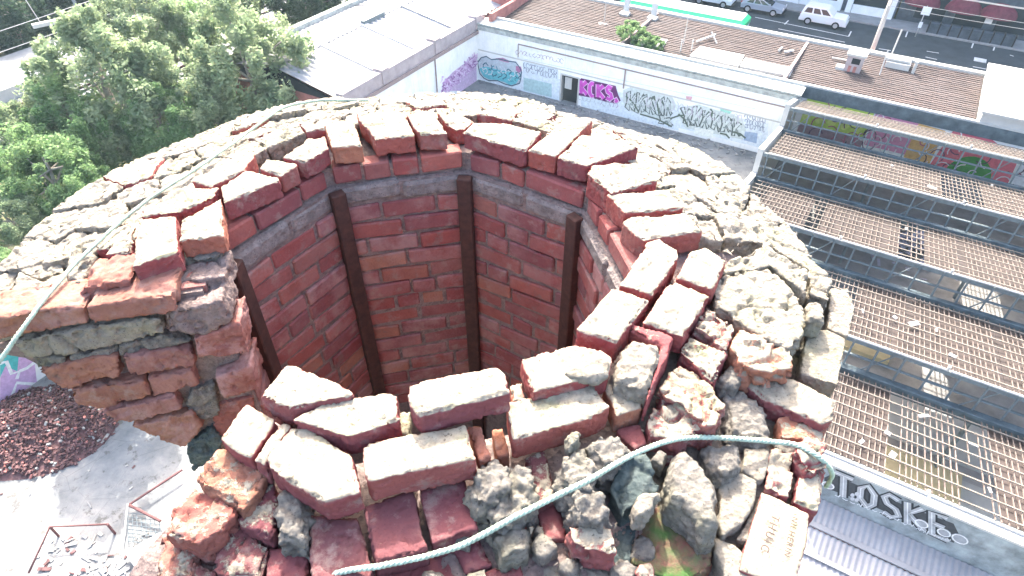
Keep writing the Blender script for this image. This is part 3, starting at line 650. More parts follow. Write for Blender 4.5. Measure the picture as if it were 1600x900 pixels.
o=m.build('planter_barrier',None,base=W(a[0],76.8,0)); tag(o,'low dark barrier along the far kerb below the red awnings','barrier')

# ------------------------------------------------------------------ street furniture and wires
def thin(label,name,cat,w,v,h,r,mat,extra=None):
    t=thing(name,label,cat,W(w,v,.13)); MB().tube([W(w,v,.1),W(w,v,h)],[r,r*.7],8).build('pole',mat,t,True); return t
up=thing('utility_pole','tall timber power pole with crossarm in front of the shops','utility pole',W(-1.45,57.4,.13))
MB().tube([W(-1.45,57.4,.1),W(-1.45,57.4,9.3)],[.2,.14],10).build('pole','pole',up,True)
MB().bar(W(-2.9,57.1,8.7),W(.6,57.1,8.7),.16,.16).build('crossarm','pole',up); MB().bar(W(-1.45,56,8.0),W(-1.45,58.6,8.0),.12).build('crossarm','pole',up)
for w in (-2.7,-1.9,-.6,.4): MB().tube([W(w,57.1,8.78),W(w,57.1,8.98)],[.06,.04],6).build('insulator','cream',up)
m=MB()
def wire(mb,a,b,sag,r=.012,n=14): mb.tube([np.array(a)*(1-t)+np.array(b)*t-np.array([0,0,sag*4*t*(1-t)]) for t in np.linspace(0,1,n)],r,4)
for w,z in ((-2.7,9),(-1.9,9),(-.6,9),(.4,9),(-1.45,8.1),(-1.45,7.7)): wire(m,W(w,57.1,z),W(35+w*.3,62+w*.5,z+.6),.7,.013)
m.build('wires','pipe',up)
t=thin('slim grey sign pole with white box at the far kerb','sign_pole','sign pole',1.3,74.9,3.0,.05,'pipe'); MB().box(1.0,1.75,74.8,74.95,2.2,2.9).build('sign_box','shop_white',t); MB().box(1.2,1.5,74.78,74.96,1.0,1.5).build('sign_box','shop_white',t)
# railway furniture
for i,(w,v) in enumerate(((-62.8,31.2),(-63,-2.),(-63,64))):
    t=thing('mast',('grey steel overhead mast beside the platform where the wires meet','overhead mast beyond the left edge of the trees','overhead mast far along the platform behind trees')[i],'mast',W(w,v,.9)); MB().bar(W(w,v,.9),W(w,v,7.8),.2).build('pole','steelbar',t); MB().bar(W(w,v,7.2),W(-55,v,7.2),.1).build('arm','steelbar',t)
m=MB(); wire(m,W(-61.2,-2,5.2),W(-61.2,31.2,5.2),.15,.03); wire(m,W(-61.2,31.2,5.2),W(-61.2,64,5.2),.15,.03); wire(m,W(-56.9,-2,5.2),W(-56.9,31.2,5.2),.1,.03); wire(m,W(-56.9,31.2,5.2),W(-56.9,64,5.2),.1,.03)
o=m.build('overhead_wires','pipe',base=W(-59,31,5)); tag(o,'pair of pale overhead railway wires above the platform','wires')
t=thing('platform_lamp','boxy white platform lamp hanging below the overhead wire','lamp',W(-62.3,27.8,4.3)); MB().bar(W(-62.6,27,4.25),W(-62.0,28.7,4.25),.45,.3).build('lamp_box','cream',t); MB().bar(W(-62.3,27.6,4.4),W(-62.6,27.4,6.6),.05).build('stem','pipe',t)

# ------------------------------------------------------------------ vehicles
def car(name,label,w,v,paintm,prof,roof,L,Wd,wheels,hd=1):
    """prof/roof: side outlines (x along car, z); x=0 rear; hd=+1 nose towards +w"""
    t=thing(name,label,'car',W(w,v,0)); X=lambda x:w+hd*(x-L/2)
    def loft(prof,ins):
        vs=[];n=len(prof)
        for s,k in ((-1,0),(-1,1),(1,1),(1,0)):
            pass
        rows=[(-1,ins),(-.92,0),(.92,0),(1,ins)]
        m=MB(); vs=[]
        for s,i_ in rows:
            cx=sum(p[0] for p in prof)/n; cz=sum(p[1] for p in prof)/n
            for x,z in prof: vs.append(W(X(x+(cx-x)*i_),v+s*Wd/2,z+(cz-z)*i_))
        fs=[]
        for r in range(3):
            for k in range(n): a=r*n+k;b=r*n+(k+1)%n; fs.append((a,b,b+n,a+n))
        fs.append(tuple(range(n))); fs.append(tuple(3*n+k for k in range(n))); return m.add(vs,fs)
    loft(prof,.06).build('body',paintm,t,False)
    m=MB(); n=len(roof); vs=[]
    for s in (-1,1):
        for x,z in roof:
            zz=(z-roof[0][1])/max(.1,max(q[1] for q in roof)-roof[0][1]); vs.append(W(X(x),v+s*(Wd/2*.96-.14*zz),z))
    fs=[(k,(k+1)%n,n+(k+1)%n,n+k) for k in range(n)]+[tuple(range(n)),tuple(range(n,2*n))]
    m.add(vs,fs).build('cabin',paintm,t)
    z0=roof[0][1]; zt=max(q[1] for q in roof); xs=[q[0] for q in roof]; xa,xb=min(xs),max(xs); ta=[q[0] for q in roof if q[1]>zt-.06]
    for s in (-1,1):
        N=3
        for k in range(N):
            a=k/N+.03; b=(k+1)/N-.03; m=MB(); vs=[]
            for f,zf in ((a,.14),(b,.14),(b,.8),(a,.8)):
                xl=xa+(min(ta)-xa)*zf; xr=xb+(max(ta)-xb)*zf; vs.append((X(xl+.12+(xr-xl-.24)*f),v+s*(Wd/2*.96-.14*zf+.012),z0+(zt-z0)*zf))
            q=[W(*p) for p in vs]+[W(p[0],p[1]-s*.03,p[2]) for p in vs]; m.hexa(q).build('side_window','glass',t)
    for (xl,xt) in ((xb,max(ta)),(xa,min(ta))):
        sg=1 if xl>xt else -1; vs=[]
        for s,zf in ((-.84,.1),(.84,.1),(.76,.88),(-.76,.88)): vs.append((X(xl+(xt-xl)*zf+sg*.015),v+s*Wd/2,z0+(zt-z0)*zf))
        q=[W(*p) for p in vs]+[W(p[0]-hd*sg*.03,p[1],p[2]) for p in vs]; MB().hexa(q).build('windscreen' if sg>0 else 'rear_window','glass',t)
    for x in wheels:
        for s in (-1,1):
            m=MB(); m.tube([W(X(x),v+s*(Wd/2-.2),.36),W(X(x),v+s*(Wd/2+.03),.36)],.36,18); wh=m.build('wheel','tyre',t,False)
            MB().tube([W(X(x),v+s*(Wd/2+.0),.36),W(X(x),v+s*(Wd/2+.045),.36)],.22,12).build('rim','rim',wh,base=t['_b'])
    for s in (-1,1):
        MB().box(*sorted((X(L-.06),X(L+.02))),v+s*Wd*.36-.15,v+s*Wd*.36+.15,.72,.92).build('headlight','lamp_clear',t); MB().box(*sorted((X(-.02),X(.06))),v+s*Wd*.38-.12,v+s*Wd*.38+.12,.75,1.05).build('tail_light','lamp_red',t)
        MB().box(*sorted((X(L*.66),X(L*.66+.16))),v+s*(Wd/2+.1)-.1,v+s*(Wd/2+.1)+.1,1.02,1.18).build('mirror',paintm,t)
    MB().box(*sorted((X(-.06),X(L+.06))),v-Wd/2*.93,v+Wd/2*.93,.34,.56).build('bumper','black_plastic' if paintm!='car_white' else paintm,t)
    return t
suvb=[(0,.45),(0,.95),(.12,1.08),(3.1,1.1),(4.3,1.04),(4.42,.85),(4.42,.45)]
suvr=[(.05,1.06),(.22,1.62),(.4,1.76),(2.35,1.76),(2.55,1.70),(3.2,1.06)]
car('parked_car','white boxy off-roader parked in the marked bay opposite the tiled roof',-7.2,74.0,'car_white',suvb,suvr,4.45,1.84,(.88,3.54))
hb=[(0,.4),(0,.85),(.2,.95),(3.1,.95),(4.2,.8),(4.35,.6),(4.3,.4)]
hr=[(.25,.92),(.7,1.4),(1.0,1.47),(2.1,1.46),(3.25,.92)]
car('parked_car','silver hatchback parked behind the white off-roader, cut by the top edge',-13.4,74.4,'car_silver',hb,hr,4.35,1.78,(.8,3.45))
car('parked_car','pale car standing beside the green bus, half hidden at the top',-18.6,74.2,'car_pale',hb,hr,4.35,1.78,(.8,3.45))
bw,bv=-18.5,63.1
bs=thing('city_bus','long bus with white roof and bright green sides in the near lane','bus',W(bw,bv,0))
def rbox(m,w0,w1,v0,v1,z0,z1,c=.2):
    vs=[W(a,b,z) for z,i in ((z0,0),(z1-c,0),(z1,c)) for a,b in ((w0+i,v0+i),(w1-i,v0+i),(w1-i,v1-i),(w0+i,v1-i))]
    return m.add(vs,[(3,2,1,0),(8,9,10,11)]+[(r*4+k,r*4+(k+1)%4,r*4+4+(k+1)%4,r*4+4+k) for r in (0,1) for k in range(4)])
rbox(MB(),bw-6.1,bw+6.1,bv-1.25,bv+1.25,2.25,3.0,.3).build('roof_band','bus_green',bs)
rbox(MB(),bw-5.75,bw+5.75,bv-1.0,bv+1.0,2.98,3.08,.08).build('roof','bus_roof',bs)
rbox(MB(),bw-6.05,bw+6.05,bv-1.22,bv+1.22,.35,1.3,.02).build('body','bus_green',bs); MB().box(bw-6.0,bw+6.0,bv-1.17,bv+1.17,1.28,2.3).build('window_band','glass',bs)
for k in range(8):
    for s in (-1,1): MB().box(bw-5.9+k*1.68,bw-5.78+k*1.68,bv+s*1.2-.03,bv+s*1.2+.03,1.28,2.28).build('window_pillar','shop_white',bs)
MB().box(bw+6.0,bw+6.06,bv-1.15,bv+1.15,1.2,2.5).build('front_panel','shop_white',bs)
for x in (-3.6,3.9):
    for s in (-1,1): MB().tube([W(bw+x,bv+s*.95,.5),W(bw+x,bv+s*1.26,.5)],.5,16).build('wheel','tyre',bs)
for x in (-3,2): rbox(MB(),bw+x-.9,bw+x+.9,bv-.6,bv+.6,3.05,3.2,.06).build('roof_hatch','bus_roof',bs)

# ------------------------------------------------------------------ trees
def crown_mesh(name,Rr,Hh,nclump,nleaf,size,seed,droop=0):
    r=np.random.default_rng(seed); cen=[]
    while len(cen)<nclump:
        p=r.normal(0,1,3); p/=np.linalg.norm(p); p*=r.uniform(.35,1)**.6; p*=np.array([Rr,Rr,Hh/2]); 
        if p[2]<-Hh*.42: continue
        cen.append(p)
    cen=np.array(cen); V=[];sh=[]
    for c in cen:
        k=int(nleaf*r.uniform(.6,1.4)); rad=r.uniform(.45,1.1)*Rr*.215
        q=r.normal(0,1,(k,3)); q/=np.linalg.norm(q,axis=1)[:,None]; q*=(r.random(k)**.45)[:,None]*rad*np.array([1,1,.8]); q[:,2]-=droop*np.abs(r.normal(0,1,k))*rad; V.append(c+q); sh.append(np.full(k,r.random()))
    C=np.concatenate(V); sh=np.concatenate(sh)*.6+.4*r.random(len(C)); n=len(C)
    a=r.normal(0,1,(n,3)); a[:,2]*=.45; a/=np.linalg.norm(a,axis=1)[:,None]; b=np.cross(a,r.normal(0,1,(n,3))); b/=np.linalg.norm(b,axis=1)[:,None]
    s=size*r.uniform(.6,1.4,n)[:,None]; co=np.stack([C-a*s,C+b*s*.45,C+a*s,C-b*s*.45],1).reshape(-1,3)
    me=bpy.data.meshes.new(name); me.vertices.add(4*n); me.vertices.foreach_set('co',co.ravel()); me.loops.add(4*n); me.loops.foreach_set('vertex_index',np.arange(4*n))
    me.polygons.add(n); me.polygons.foreach_set('loop_start',np.arange(n)*4); me.polygons.foreach_set('loop_total',np.full(n,4))
    at_=me.attributes.new('clump_tone','FLOAT','POINT'); at_.data.foreach_set('value',np.repeat(sh,4)); me.update(); me.validate(); return me,cen
CR={}
for nm,(rr,hh,nc_,nl,sz,sd_,dr) in {'A':(4,7,105,250,.15,1,.6),'B':(4,6.5,92,250,.145,2,.4),'C':(4,8,96,280,.15,3,1.0),'D':(4,5.5,80,240,.145,4,.1)}.items(): CR[nm]=crown_mesh('leaves_'+nm,rr,hh,nc_,nl,sz,sd_,dr)
def tree(label,x,y,zc,rad,kind,mat,seed=0,squash=1,group='trees beside the railway',name='tree'):
    me,cen=CR[kind]; t=thing(name,label,'tree' if name!='shrub' else 'shrub',(x,y,0),group); sc=rad/4
    key=me.name+mat
    if key not in CR: m2=me.copy(); m2.materials.append(M[mat]); CR[key]=m2
    c=bpy.data.objects.new('crown',CR[key]); COL.objects.link(c); c.parent=t; c.location=(0,0,zc); c.scale=(sc,sc,sc*squash); c.rotation_euler=(0,0,seed*1.3)
    rr=random.Random(seed); m=MB(); top=np.array([rr.uniform(-.3,.3),rr.uniform(-.3,.3),zc+.5*rad*.6]); 
    pts=[np.array([x,y,0])+np.array([top[0]*t_,top[1]*t_,top[2]*t_])+np.array([.15*math.sin(t_*5+seed),.15*math.cos(t_*4+seed),0]) for t_ in np.linspace(0,1,6)]
    m.tube(pts,[rad*.07*(1-.75*t_) for t_ in np.linspace(0,1,6)],7)
    ca,sa=math.cos(seed*1.3),math.sin(seed*1.3)
    for i in range(12):
        q=cen[(i*7)%len(cen)]*np.array([sc,sc,sc*squash]); q=np.array([q[0]*ca-q[1]*sa,q[0]*sa+q[1]*ca,q[2]+zc]); st_=np.array(pts[2+i%3]); e=np.array([x,y,0])+q; mid=(st_+e)/2+np.array([0,0,-.2])
        m.tube([st_,mid,e],[rad*.028,rad*.017,rad*.006],5,cap=False)
    m.build('trunk','bark',t,True,base=(x,y,0)); return t
def tpx(px,z): q=at(*px,z); return q[0],q[1]
TL=[('big pale eucalypt with wispy crown in front of the platform',(165,125),6.0,4.6,'A','leaf',1,1.15),
('tall drooping eucalypt against the corrugated shed',(385,95),5.8,4.3,'C','leaf',2,1.2),
('grey-green tree below the platform at the far left edge',(75,265),4.2,3.0,'B','leaf2',3,1.1),
('small rounded tree low at the left edge above the brick rim',(15,340),3.2,1.9,'D','leaf',4,1),
('low bush-like tree just left of the broken cap',(0,425),2.4,1.5,'D','leaf2',5,1),
('pale tree behind the big eucalypt, crown at the top edge',(215,35),6.0,3.6,'B','leaf',6,1.1),
('bright green tree between the two eucalypts at the top',(285,40),5.0,2.6,'D','leaf2',7,1.2),
('slender tree in front of the chimney rim on the slope',(250,185),4.0,2.6,'C','leaf2',8,1.05),
('young tree at the foot of the big eucalypt',(150,215),3.4,2.4,'B','leaf',9,1),
('green tree behind the shed ridge at the top edge',(520,-5),3.6,2.8,'D','leaf2',10,1.1),
('dense tree beyond the shed at the very top',(470,-20),5.0,3.6,'A','leaf3',11,1.1),
('tree with grey crown at the top between wires and shed',(350,-15),5.5,3.2,'A','leaf',12,1.1),
('tree low in the gully beside the shed end wall',(430,150),3.0,2.2,'C','leaf',13,1),
('tree with loose crown over the tracks at the left edge',(25,215),4.6,2.5,'A','leaf',15,1),
('spreading tree half hiding the railway tracks',(110,195),4.6,2.8,'C','leaf2',16,1.1),
('grey-green tree beside the shed corner in front of the tracks',(310,150),4.6,3.0,'B','leaf',17,1.15),
('leafy tree on the bank right of the left edge tree',(130,320),3.0,2.0,'C','leaf2',14,1)]
for lab,px,z,rad,kd,mt,sd_,sq in TL: x,y=tpx(px,z); tree(lab,x,y,z,rad,kd,mt,sd_,sq)
DK=[(-72,16,4.2),(-73,23,4.6),(-72.5,30,4.2),(-73.5,38,5.0),(-71.5,46,4.6),(-74,55,5),(-72,65,5),(-79,27,5.5),(-80,40,5.5),(-79,52,5.5)]
DL=['dark tree behind the platform at the left frame edge','dark tree behind the platform under the upper wire','dark tree behind the platform lamp','dark tree behind the wire mast','dark tree behind the pale crown beyond the tracks','dark tree far along the platform at the top','dark tree farthest along the railway','second row dark tree at the upper left corner','second row dark tree above the mast','second row dark tree at the top edge']
for i,(w,v,r_) in enumerate(DK): x,y,_=W(w,v,0); tree(DL[i],x,y,r_*.75,r_,'ABCD'[i%4],'leaf' if i in (7,) else 'leaf3',20+i,1.0,'dark trees beyond the platform')
tree('yard tree beside the side wall, left of the broken cap',-21.6,22.6,3.6,2.3,'A','leaf',43,1)
tree('small yard tree behind the broken cap, shading the slab',-17.6,20.3,4.3,2.5,'C','leaf',41,1,'trees beside the railway')
x,y,_=W(-18.0,48.3,0); t=thing('shrub','bright green shrub growing on the tiled roof against the coping','shrub',(x,y,4.6))
for dx,dy,dz,s in ((0,0,.9,.28),(.9,-.9,.5,.24),(1.7,-1.2,.4,.2)):
    c=bpy.data.objects.new('foliage',CR['leaves_Dleaf2']); COL.objects.link(c); c.parent=t; c.location=(dx,dy,dz); c.scale=(s,s,s)
o=MB().tube([(x,y,4.3),(x+.1,y,5.6)],[.06,.03],6).build('stem','bark',t)
# undergrowth on the railway bank
ug=[]; r=np.random.default_rng(5); n=26000
w=r.uniform(-53,-42.3,n); v=r.uniform(8,62,n); sel=vnoise(np.stack([w*.22,v*.22,w*0],1))>-.15; w,v=w[sel],v[sel]; n=len(w)
zz=.12+.9*np.clip(vnoise(np.stack([w*.5,v*.5,w*0+3],1)),0,1)*r.random(n)
C=np.stack([w*CW-v*SW,w*SW+v*CW,zz],1); a=r.normal(0,1,(n,3)); a/=np.linalg.norm(a,axis=1)[:,None]; b=np.cross(a,r.normal(0,1,(n,3))); b/=np.linalg.norm(b,axis=1)[:,None]; s=.2*r.uniform(.6,1.5,n)[:,None]
co=np.stack([C-a*s,C+b*s*.5,C+a*s,C-b*s*.5],1).reshape(-1,3); me=bpy.data.meshes.new('undergrowth'); me.from_pydata(co.tolist(),[],np.arange(4*n).reshape(-1,4).tolist()); me.materials.append(M['leaf2'])
o=bpy.data.objects.new('undergrowth',me); COL.objects.link(o); o['kind']='stuff'; tag(o,'low green undergrowth on the railway bank below the trees','undergrowth')

# ------------------------------------------------------------------ yard at lower left: rubble, frames, scraps
rb=MB(); 
for k in range(4200):
    px=(random.uniform(-60,210),random.uniform(560,745)); p=at(*px,0); c=np.array([-21.5,17.6,0]); d=p-c; rr=math.hypot(d[0]/3.6,d[1]/2.6)
    if rr>1 or random.random()<rr*.35: continue
    z=1.1*(1-rr)+random.uniform(0,.12); p=np.array([p[0],p[1],z]); dd=np.array([random.gauss(0,1),random.gauss(0,1),random.gauss(0,.5)]); dd/=np.linalg.norm(dd)
    rb.bar(p,p+dd*random.uniform(.07,.2),random.uniform(.06,.11),random.uniform(.05,.08),random.choice(['rubble']*14+['chalk','redwall']))
cone=[(-21.5,17.6,1.0)]+[(-21.5+3.6*math.cos(a),17.6+2.6*math.sin(a),-.01) for a in np.linspace(0,6.28,24,False)]
rb.add(cone,[(0,i+1,(i+1)%24+1) for i in range(24)],'rubble')
o=rb.build('rubble_pile',None,base=(-21.5,17.6,0)); o['kind']='stuff'; tag(o,'heap of broken red brick rubble at the foot of the side wall','rubble heap')
fr=thing('pipe_frame','bent red steel pipe frame standing on the concrete slab','frame',tuple(at(90,830,0)))
p=[at(55,905,0)+np.array([0,0,.5]),at(92,838,0)+np.array([0,0,.75]),at(180,834,0)+np.array([0,0,.75])]
m=MB(); m.tube(p,.04,8); m.build('rail','red_steel',fr,True); m=MB(); m.tube([p[1],p[1]*[1,1,0]],.05,8); m.build('leg','red_steel',fr); m=MB(); m.tube([p[2],p[2]*[1,1,0]],.05,8); m.build('leg','red_steel',fr)
fe=thing('wire_fence','collapsed wire mesh panel with a leaning red rail beside the stack','fence',tuple(at(230,820,0)))
p0=at(207,797,0)+np.array([0,0,.4]); p1=at(290,742,0)+np.array([0,0,.4]); MB().tube([p0,p1],.05,7).build('rail','red_steel',fe); MB().tube([p0,at(255,820,0)+np.array([0,0,.3])],.06,7).build('rail','red_steel',fe)
m=MB(); m.tube([at(207,797,0)+np.array([0,0,.5]),at(190,872,0)],.035,6); m.build('post','cream',fe)
m=MB()
for k in range(8):
    a=at(203+k*7,805+k*2,0)+np.array([0,0,.25]); b=at(203+k*7,850-k*2,0)+np.array([0,0,.12]); m.tube([a,b],.014,4); a=at(202,806+k*6,0)+np.array([0,0,.25-.015*k]); b=at(255,812+k*6,0)+np.array([0,0,.25-.015*k]); m.tube([a,b],.014,4)
m.build('wire_mesh','steelbar',fe)
sc=MB()
for k in range(90):
    px=(random.uniform(0,270),random.uniform(690,905)); 
    if random.random()<.85: px=(random.uniform(60,270),random.uniform(835,905))
    p=at(*px,0); d=np.array([random.gauss(0,1),random.gauss(0,1),.15*random.random()]); d/=np.linalg.norm(d); L=random.uniform(.05,.5); sc.bar(p+np.array([0,0,.03]),p+d*L+np.array([0,0,.03]),random.uniform(.03,.14),.03,random.choice(['chalk','chalk','kerb','rubble','pole']))
o=sc.build('scattered_debris',None); o['kind']='stuff'; tag(o,'scattered plaster and timber scraps over the concrete slab','debris')
m=MB(); q=[at(x,y,0)[:2] for x,y in ((200,870),(255,838),(275,860),(225,905))]; m.prism([(*p_,0) for p_ in q],.25,.33); o=m.build('metal_sheet','iron_roof',base=(*at(235,868,0)[:2],0)); tag(o,'loose pale metal sheet leaning at the foot of the stack','metal sheet')
# ground-level dirt heaps in the graffiti yard
dr=MB()
for k in range(200):
    w=random.uniform(-28,-5); v=VW-.2-abs(random.gauss(0,.8)); p=np.array(W(w,v,.05)); d=np.array([random.gauss(0,1),random.gauss(0,1),.2]); d/=np.linalg.norm(d); dr.bar(p,p+d*random.uniform(.06,.35),random.uniform(.05,.15),.06,random.choice(['kerb','kerb','path','chalk']))
o=dr.build('wall_foot_debris',None); o['kind']='stuff'; tag(o,'broken scraps along the foot of the graffiti wall','debris')
#CHIMNEY
# ================================================================== the brick chimney: broken cap seen from above
ZR=H-1.27                                   # level of the top course
CX,CY=-.305,1.625; AP=.638                  # flue centre and inner apothem
ch=thing('brick_chimney','weathered octagonal red brick chimney with a broken open top','chimney',(CX,CY,0))
NRM=[103+45*k for k in range(8)]            # outward directions of the eight sides
def octr(th,ap):                            # octagon radius in direction th (deg)
    d=min(abs((th-a+180)%360-180) for a in NRM); return ap/math.cos(R(d))
OUT_PX=[(-52,500),(-20,430),(20,390),(40,365),(165,270),(280,222),(400,175),(480,160),(560,155),(740,145),(835,160),(880,178),(1000,208),(1095,235),(1165,290),(1215,330),(1290,430),(1335,475),(1310,600),(1290,690),(1262,830),(1235,930)]
op=[at(x,y,ZR-.18)[:2] for x,y in OUT_PX]; oth=[math.degrees(math.atan2(p[1]-CY,p[0]-CX)) for p in op]; ora=[math.hypot(p[0]-CX,p[1]-CY) for p in op]
oth=[a+360 if a<-170 else a for a in oth]
od=sorted(zip(oth,ora)); od=[(-190,1.32),(-110,1.36),(-80,1.33),(-60,1.36)]+[q for q in od if q[0]>-52]+[(200,1.36),(330,1.35)]
oa=np.array([q[0] for q in od]); orr=np.array([q[1] for q in od])
def rout(th): return float(np.interp(th,oa,orr))
TH0,TH1=-121.0,189.5
def fill_core():
    m=MB(); ths=list(np.linspace(TH0,TH1,150)); vs=[];np_=None
    for th in ths:
        ri=octr(th,AP)+.011; ro=rout(th); c,s=math.cos(R(th)),math.sin(R(th)); fz=fbm(np.array([[c*3,s*3,1.]]))[0]*.012
        front=1 if (th<-15) else 0
        zi=-.10-.065*front; 
        prof=[(ri,-3.2),(ri,-.18),(ri+.028,-.175),(ri+.03,zi),(ri+.2,zi-.01+fz),(ri+.42,zi-.035-fz),(ro-.14,-.215-.055*front+fz),(ro-.02,-.25-.045*front),(ro-.0,-.31),(ro-.02,-.34),(ro-.05,-.42),(ro-.09,-.44),(ro-.12,-.53),(ro-.16,-.55),(ro-.19,-.64),(ro-.25,-.66),(ro-.28,-.75),(ro-.36,-.77),(ro-.42,-.9),(ro-.46,-3.2)]
        np_=len(prof)
        for k,(r_,z) in enumerate(prof):
            j=fbm(np.array([[c*r_*9,s*r_*9,z*9]]))[0]*.010 if 2<k<np_-1 else 0
            if th>174 and z<-.28: r_=max(ri+.05,r_-.13*min(1,(th-174)/8)) if k>0 and r_>ri+.1 else r_
            vs.append((CX+c*(r_+j),CY+s*(r_+j),ZR+z+j))
    fs=[]
    for i in range(len(ths)-1):
        for k in range(np_): a=i*np_+k; b=i*np_+(k+1)%np_; fs.append((a,b,b+np_,a+np_))
    fs.append(tuple(range(np_))); fs.append(tuple((len(ths)-1)*np_+k for k in range(np_)))
    m.add(vs,fs); return m.build('mortar_core','joint',ch)
fill_core()
# shaft below
m=MB(); zs=[(0,1.75),(ZR-3.2,.98)]
for z0,z1,sa in ((0,ZR-3.19,1),):
    vs=[];fs=[]
    for z,ap in ((0,1.7),(ZR-3.19,.86)):
        for ap2 in (ap,ap-.3):
            for k in range(8): a=R(NRM[k]+22.5); q=ap2/math.cos(R(22.5)); vs.append((CX+q*math.cos(a),CY+q*math.sin(a),z))
    for k in range(8): k2=(k+1)%8; fs+=[(k,k2,16+k2,16+k),(8+k,24+k,24+k2,8+k2)]
    m.add(vs,fs)
m.build('shaft','redwall',ch)
m=MB(); vs=[(CX+.62*math.cos(R(a)),CY+.62*math.sin(R(a)),ZR-3.1) for a in range(0,360,30)]; m.add(vs,[tuple(range(12))]); m.build('flue_dark_disc','dark_fill',ch)  # near-black disc painted in for the unlit depth further down

# ---- bricks lining the flue, one object each
BRK=[0]
def rawbox(name,mat,c8,bev=.006,parent=ch,**pr):
    me=bpy.data.meshes.new(name); bm=bmesh.new(); b=np.array(parent['_b'])
    vv=[bm.verts.new(tuple(np.array(p)-b)) for p in c8]
    for f in [(3,2,1,0),(4,5,6,7),(0,1,5,4),(1,2,6,5),(2,3,7,6),(3,0,4,7)]: bm.faces.new([vv[i] for i in f])
    bmesh.ops.recalc_face_normals(bm,faces=bm.faces); bmesh.ops.bevel(bm,geom=bm.edges[:],offset=bev,segments=1,affect='EDGES'); bm.to_mesh(me); bm.free(); me.materials.append(M[mat] if isinstance(mat,str) else mat)
    o=bpy.data.objects.new(name,me); COL.objects.link(o); o.parent=parent
    for k,q in pr.items(): o[k]=q
    return o
def corner(k,ap): a=R(NRM[k]+22.5); q=ap/math.cos(R(22.5)); return np.array([CX+q*math.cos(a),CY+q*math.sin(a)])
stuffmb=MB()
def lay_side(k,ncourse,asparts=True,cut=0,first=1):
    a=corner(k,AP); b=corner((k-1)%8,AP); a=a+(b-a)*cut; L=np.linalg.norm(b-a); d=(b-a)/L; nn=np.array([math.cos(R(NRM[k])),math.sin(R(NRM[k]))])
    for c in range(first,ncourse):
        z1=ZR-.088*c-.004; z0=z1-.074; x=0; proud=-.024 if c==1 else 0
        conc=(c==2)
        cuts=[0]
        if conc: lens=[L*random.uniform(.44,.58),L]
        else:
            lens=[random.choice([.09,.12,.15,.17]) if c%2 else random.choice([.19,.22,.25,.27])]
            x=lens[0]
            while x<L-.07: x+=random.choice([.23,.22,.115,.24]); lens.append(x)
            lens[-1]=L
            if len(lens)>1 and lens[-1]-lens[-2]<.06: lens.pop(-2)
        x0=0
        for x1 in lens:
            j=random.uniform(-.007,.007)+(.004*(c>8)); dz=random.uniform(-.004,.004); tl=random.uniform(-.007,.007)
            p0=a+d*(x0+.006); p1=a+d*(x1-.006); q=[]
            for z in (z0+dz,z1+dz):
                for p,off in ((p0,j-proud),(p1,j-proud),(p1,.1),(p0,.1)): q.append((*(p+nn*off),z+(tl if p is p1 else -tl)))
            if conc: rawbox('concrete_block','concrete',q,.012)
            elif asparts and BRK[0]<170: rawbox('brick','brick',q,.006,mortar=0.0,lime=random.choice([.08,.15,.25,.4,.6]) if c>2 else .12); BRK[0]+=1
            else: stuffmb.hexa(q)
            x0=x1
for k,nc_ in ((0,17),(1,19),(7,17),(6,14),(2,12)): pass
lay_side(0,18); lay_side(7,16); lay_side(1,19); lay_side(6,13); lay_side(2,12,True,.60)
# deep or hidden sides joined
lay_side(4,16,False,0,3); lay_side(5,16,False,0,3)
stuffmb.build('lining_bricks','brick',ch,kind='stuff',mortar=0.0,lime=.45)
# iron angle bars in the inner corners
for k in (0,7,1,6):
    p=corner(k,AP-.030); a=R(NRM[k]+22.5); t=np.array([-math.sin(a),math.cos(a)]); nn=np.array([math.cos(a),math.sin(a)]); wd=.030; q=[]
    for z in (ZR-3.0,ZR-.178):
        for s,o_ in ((-1,-.012),(1,-.012),(1,.03),(-1,.03)): q.append((*(p+t*s*wd+nn*o_),z))
    rawbox('iron_bar','iron',q,.004)

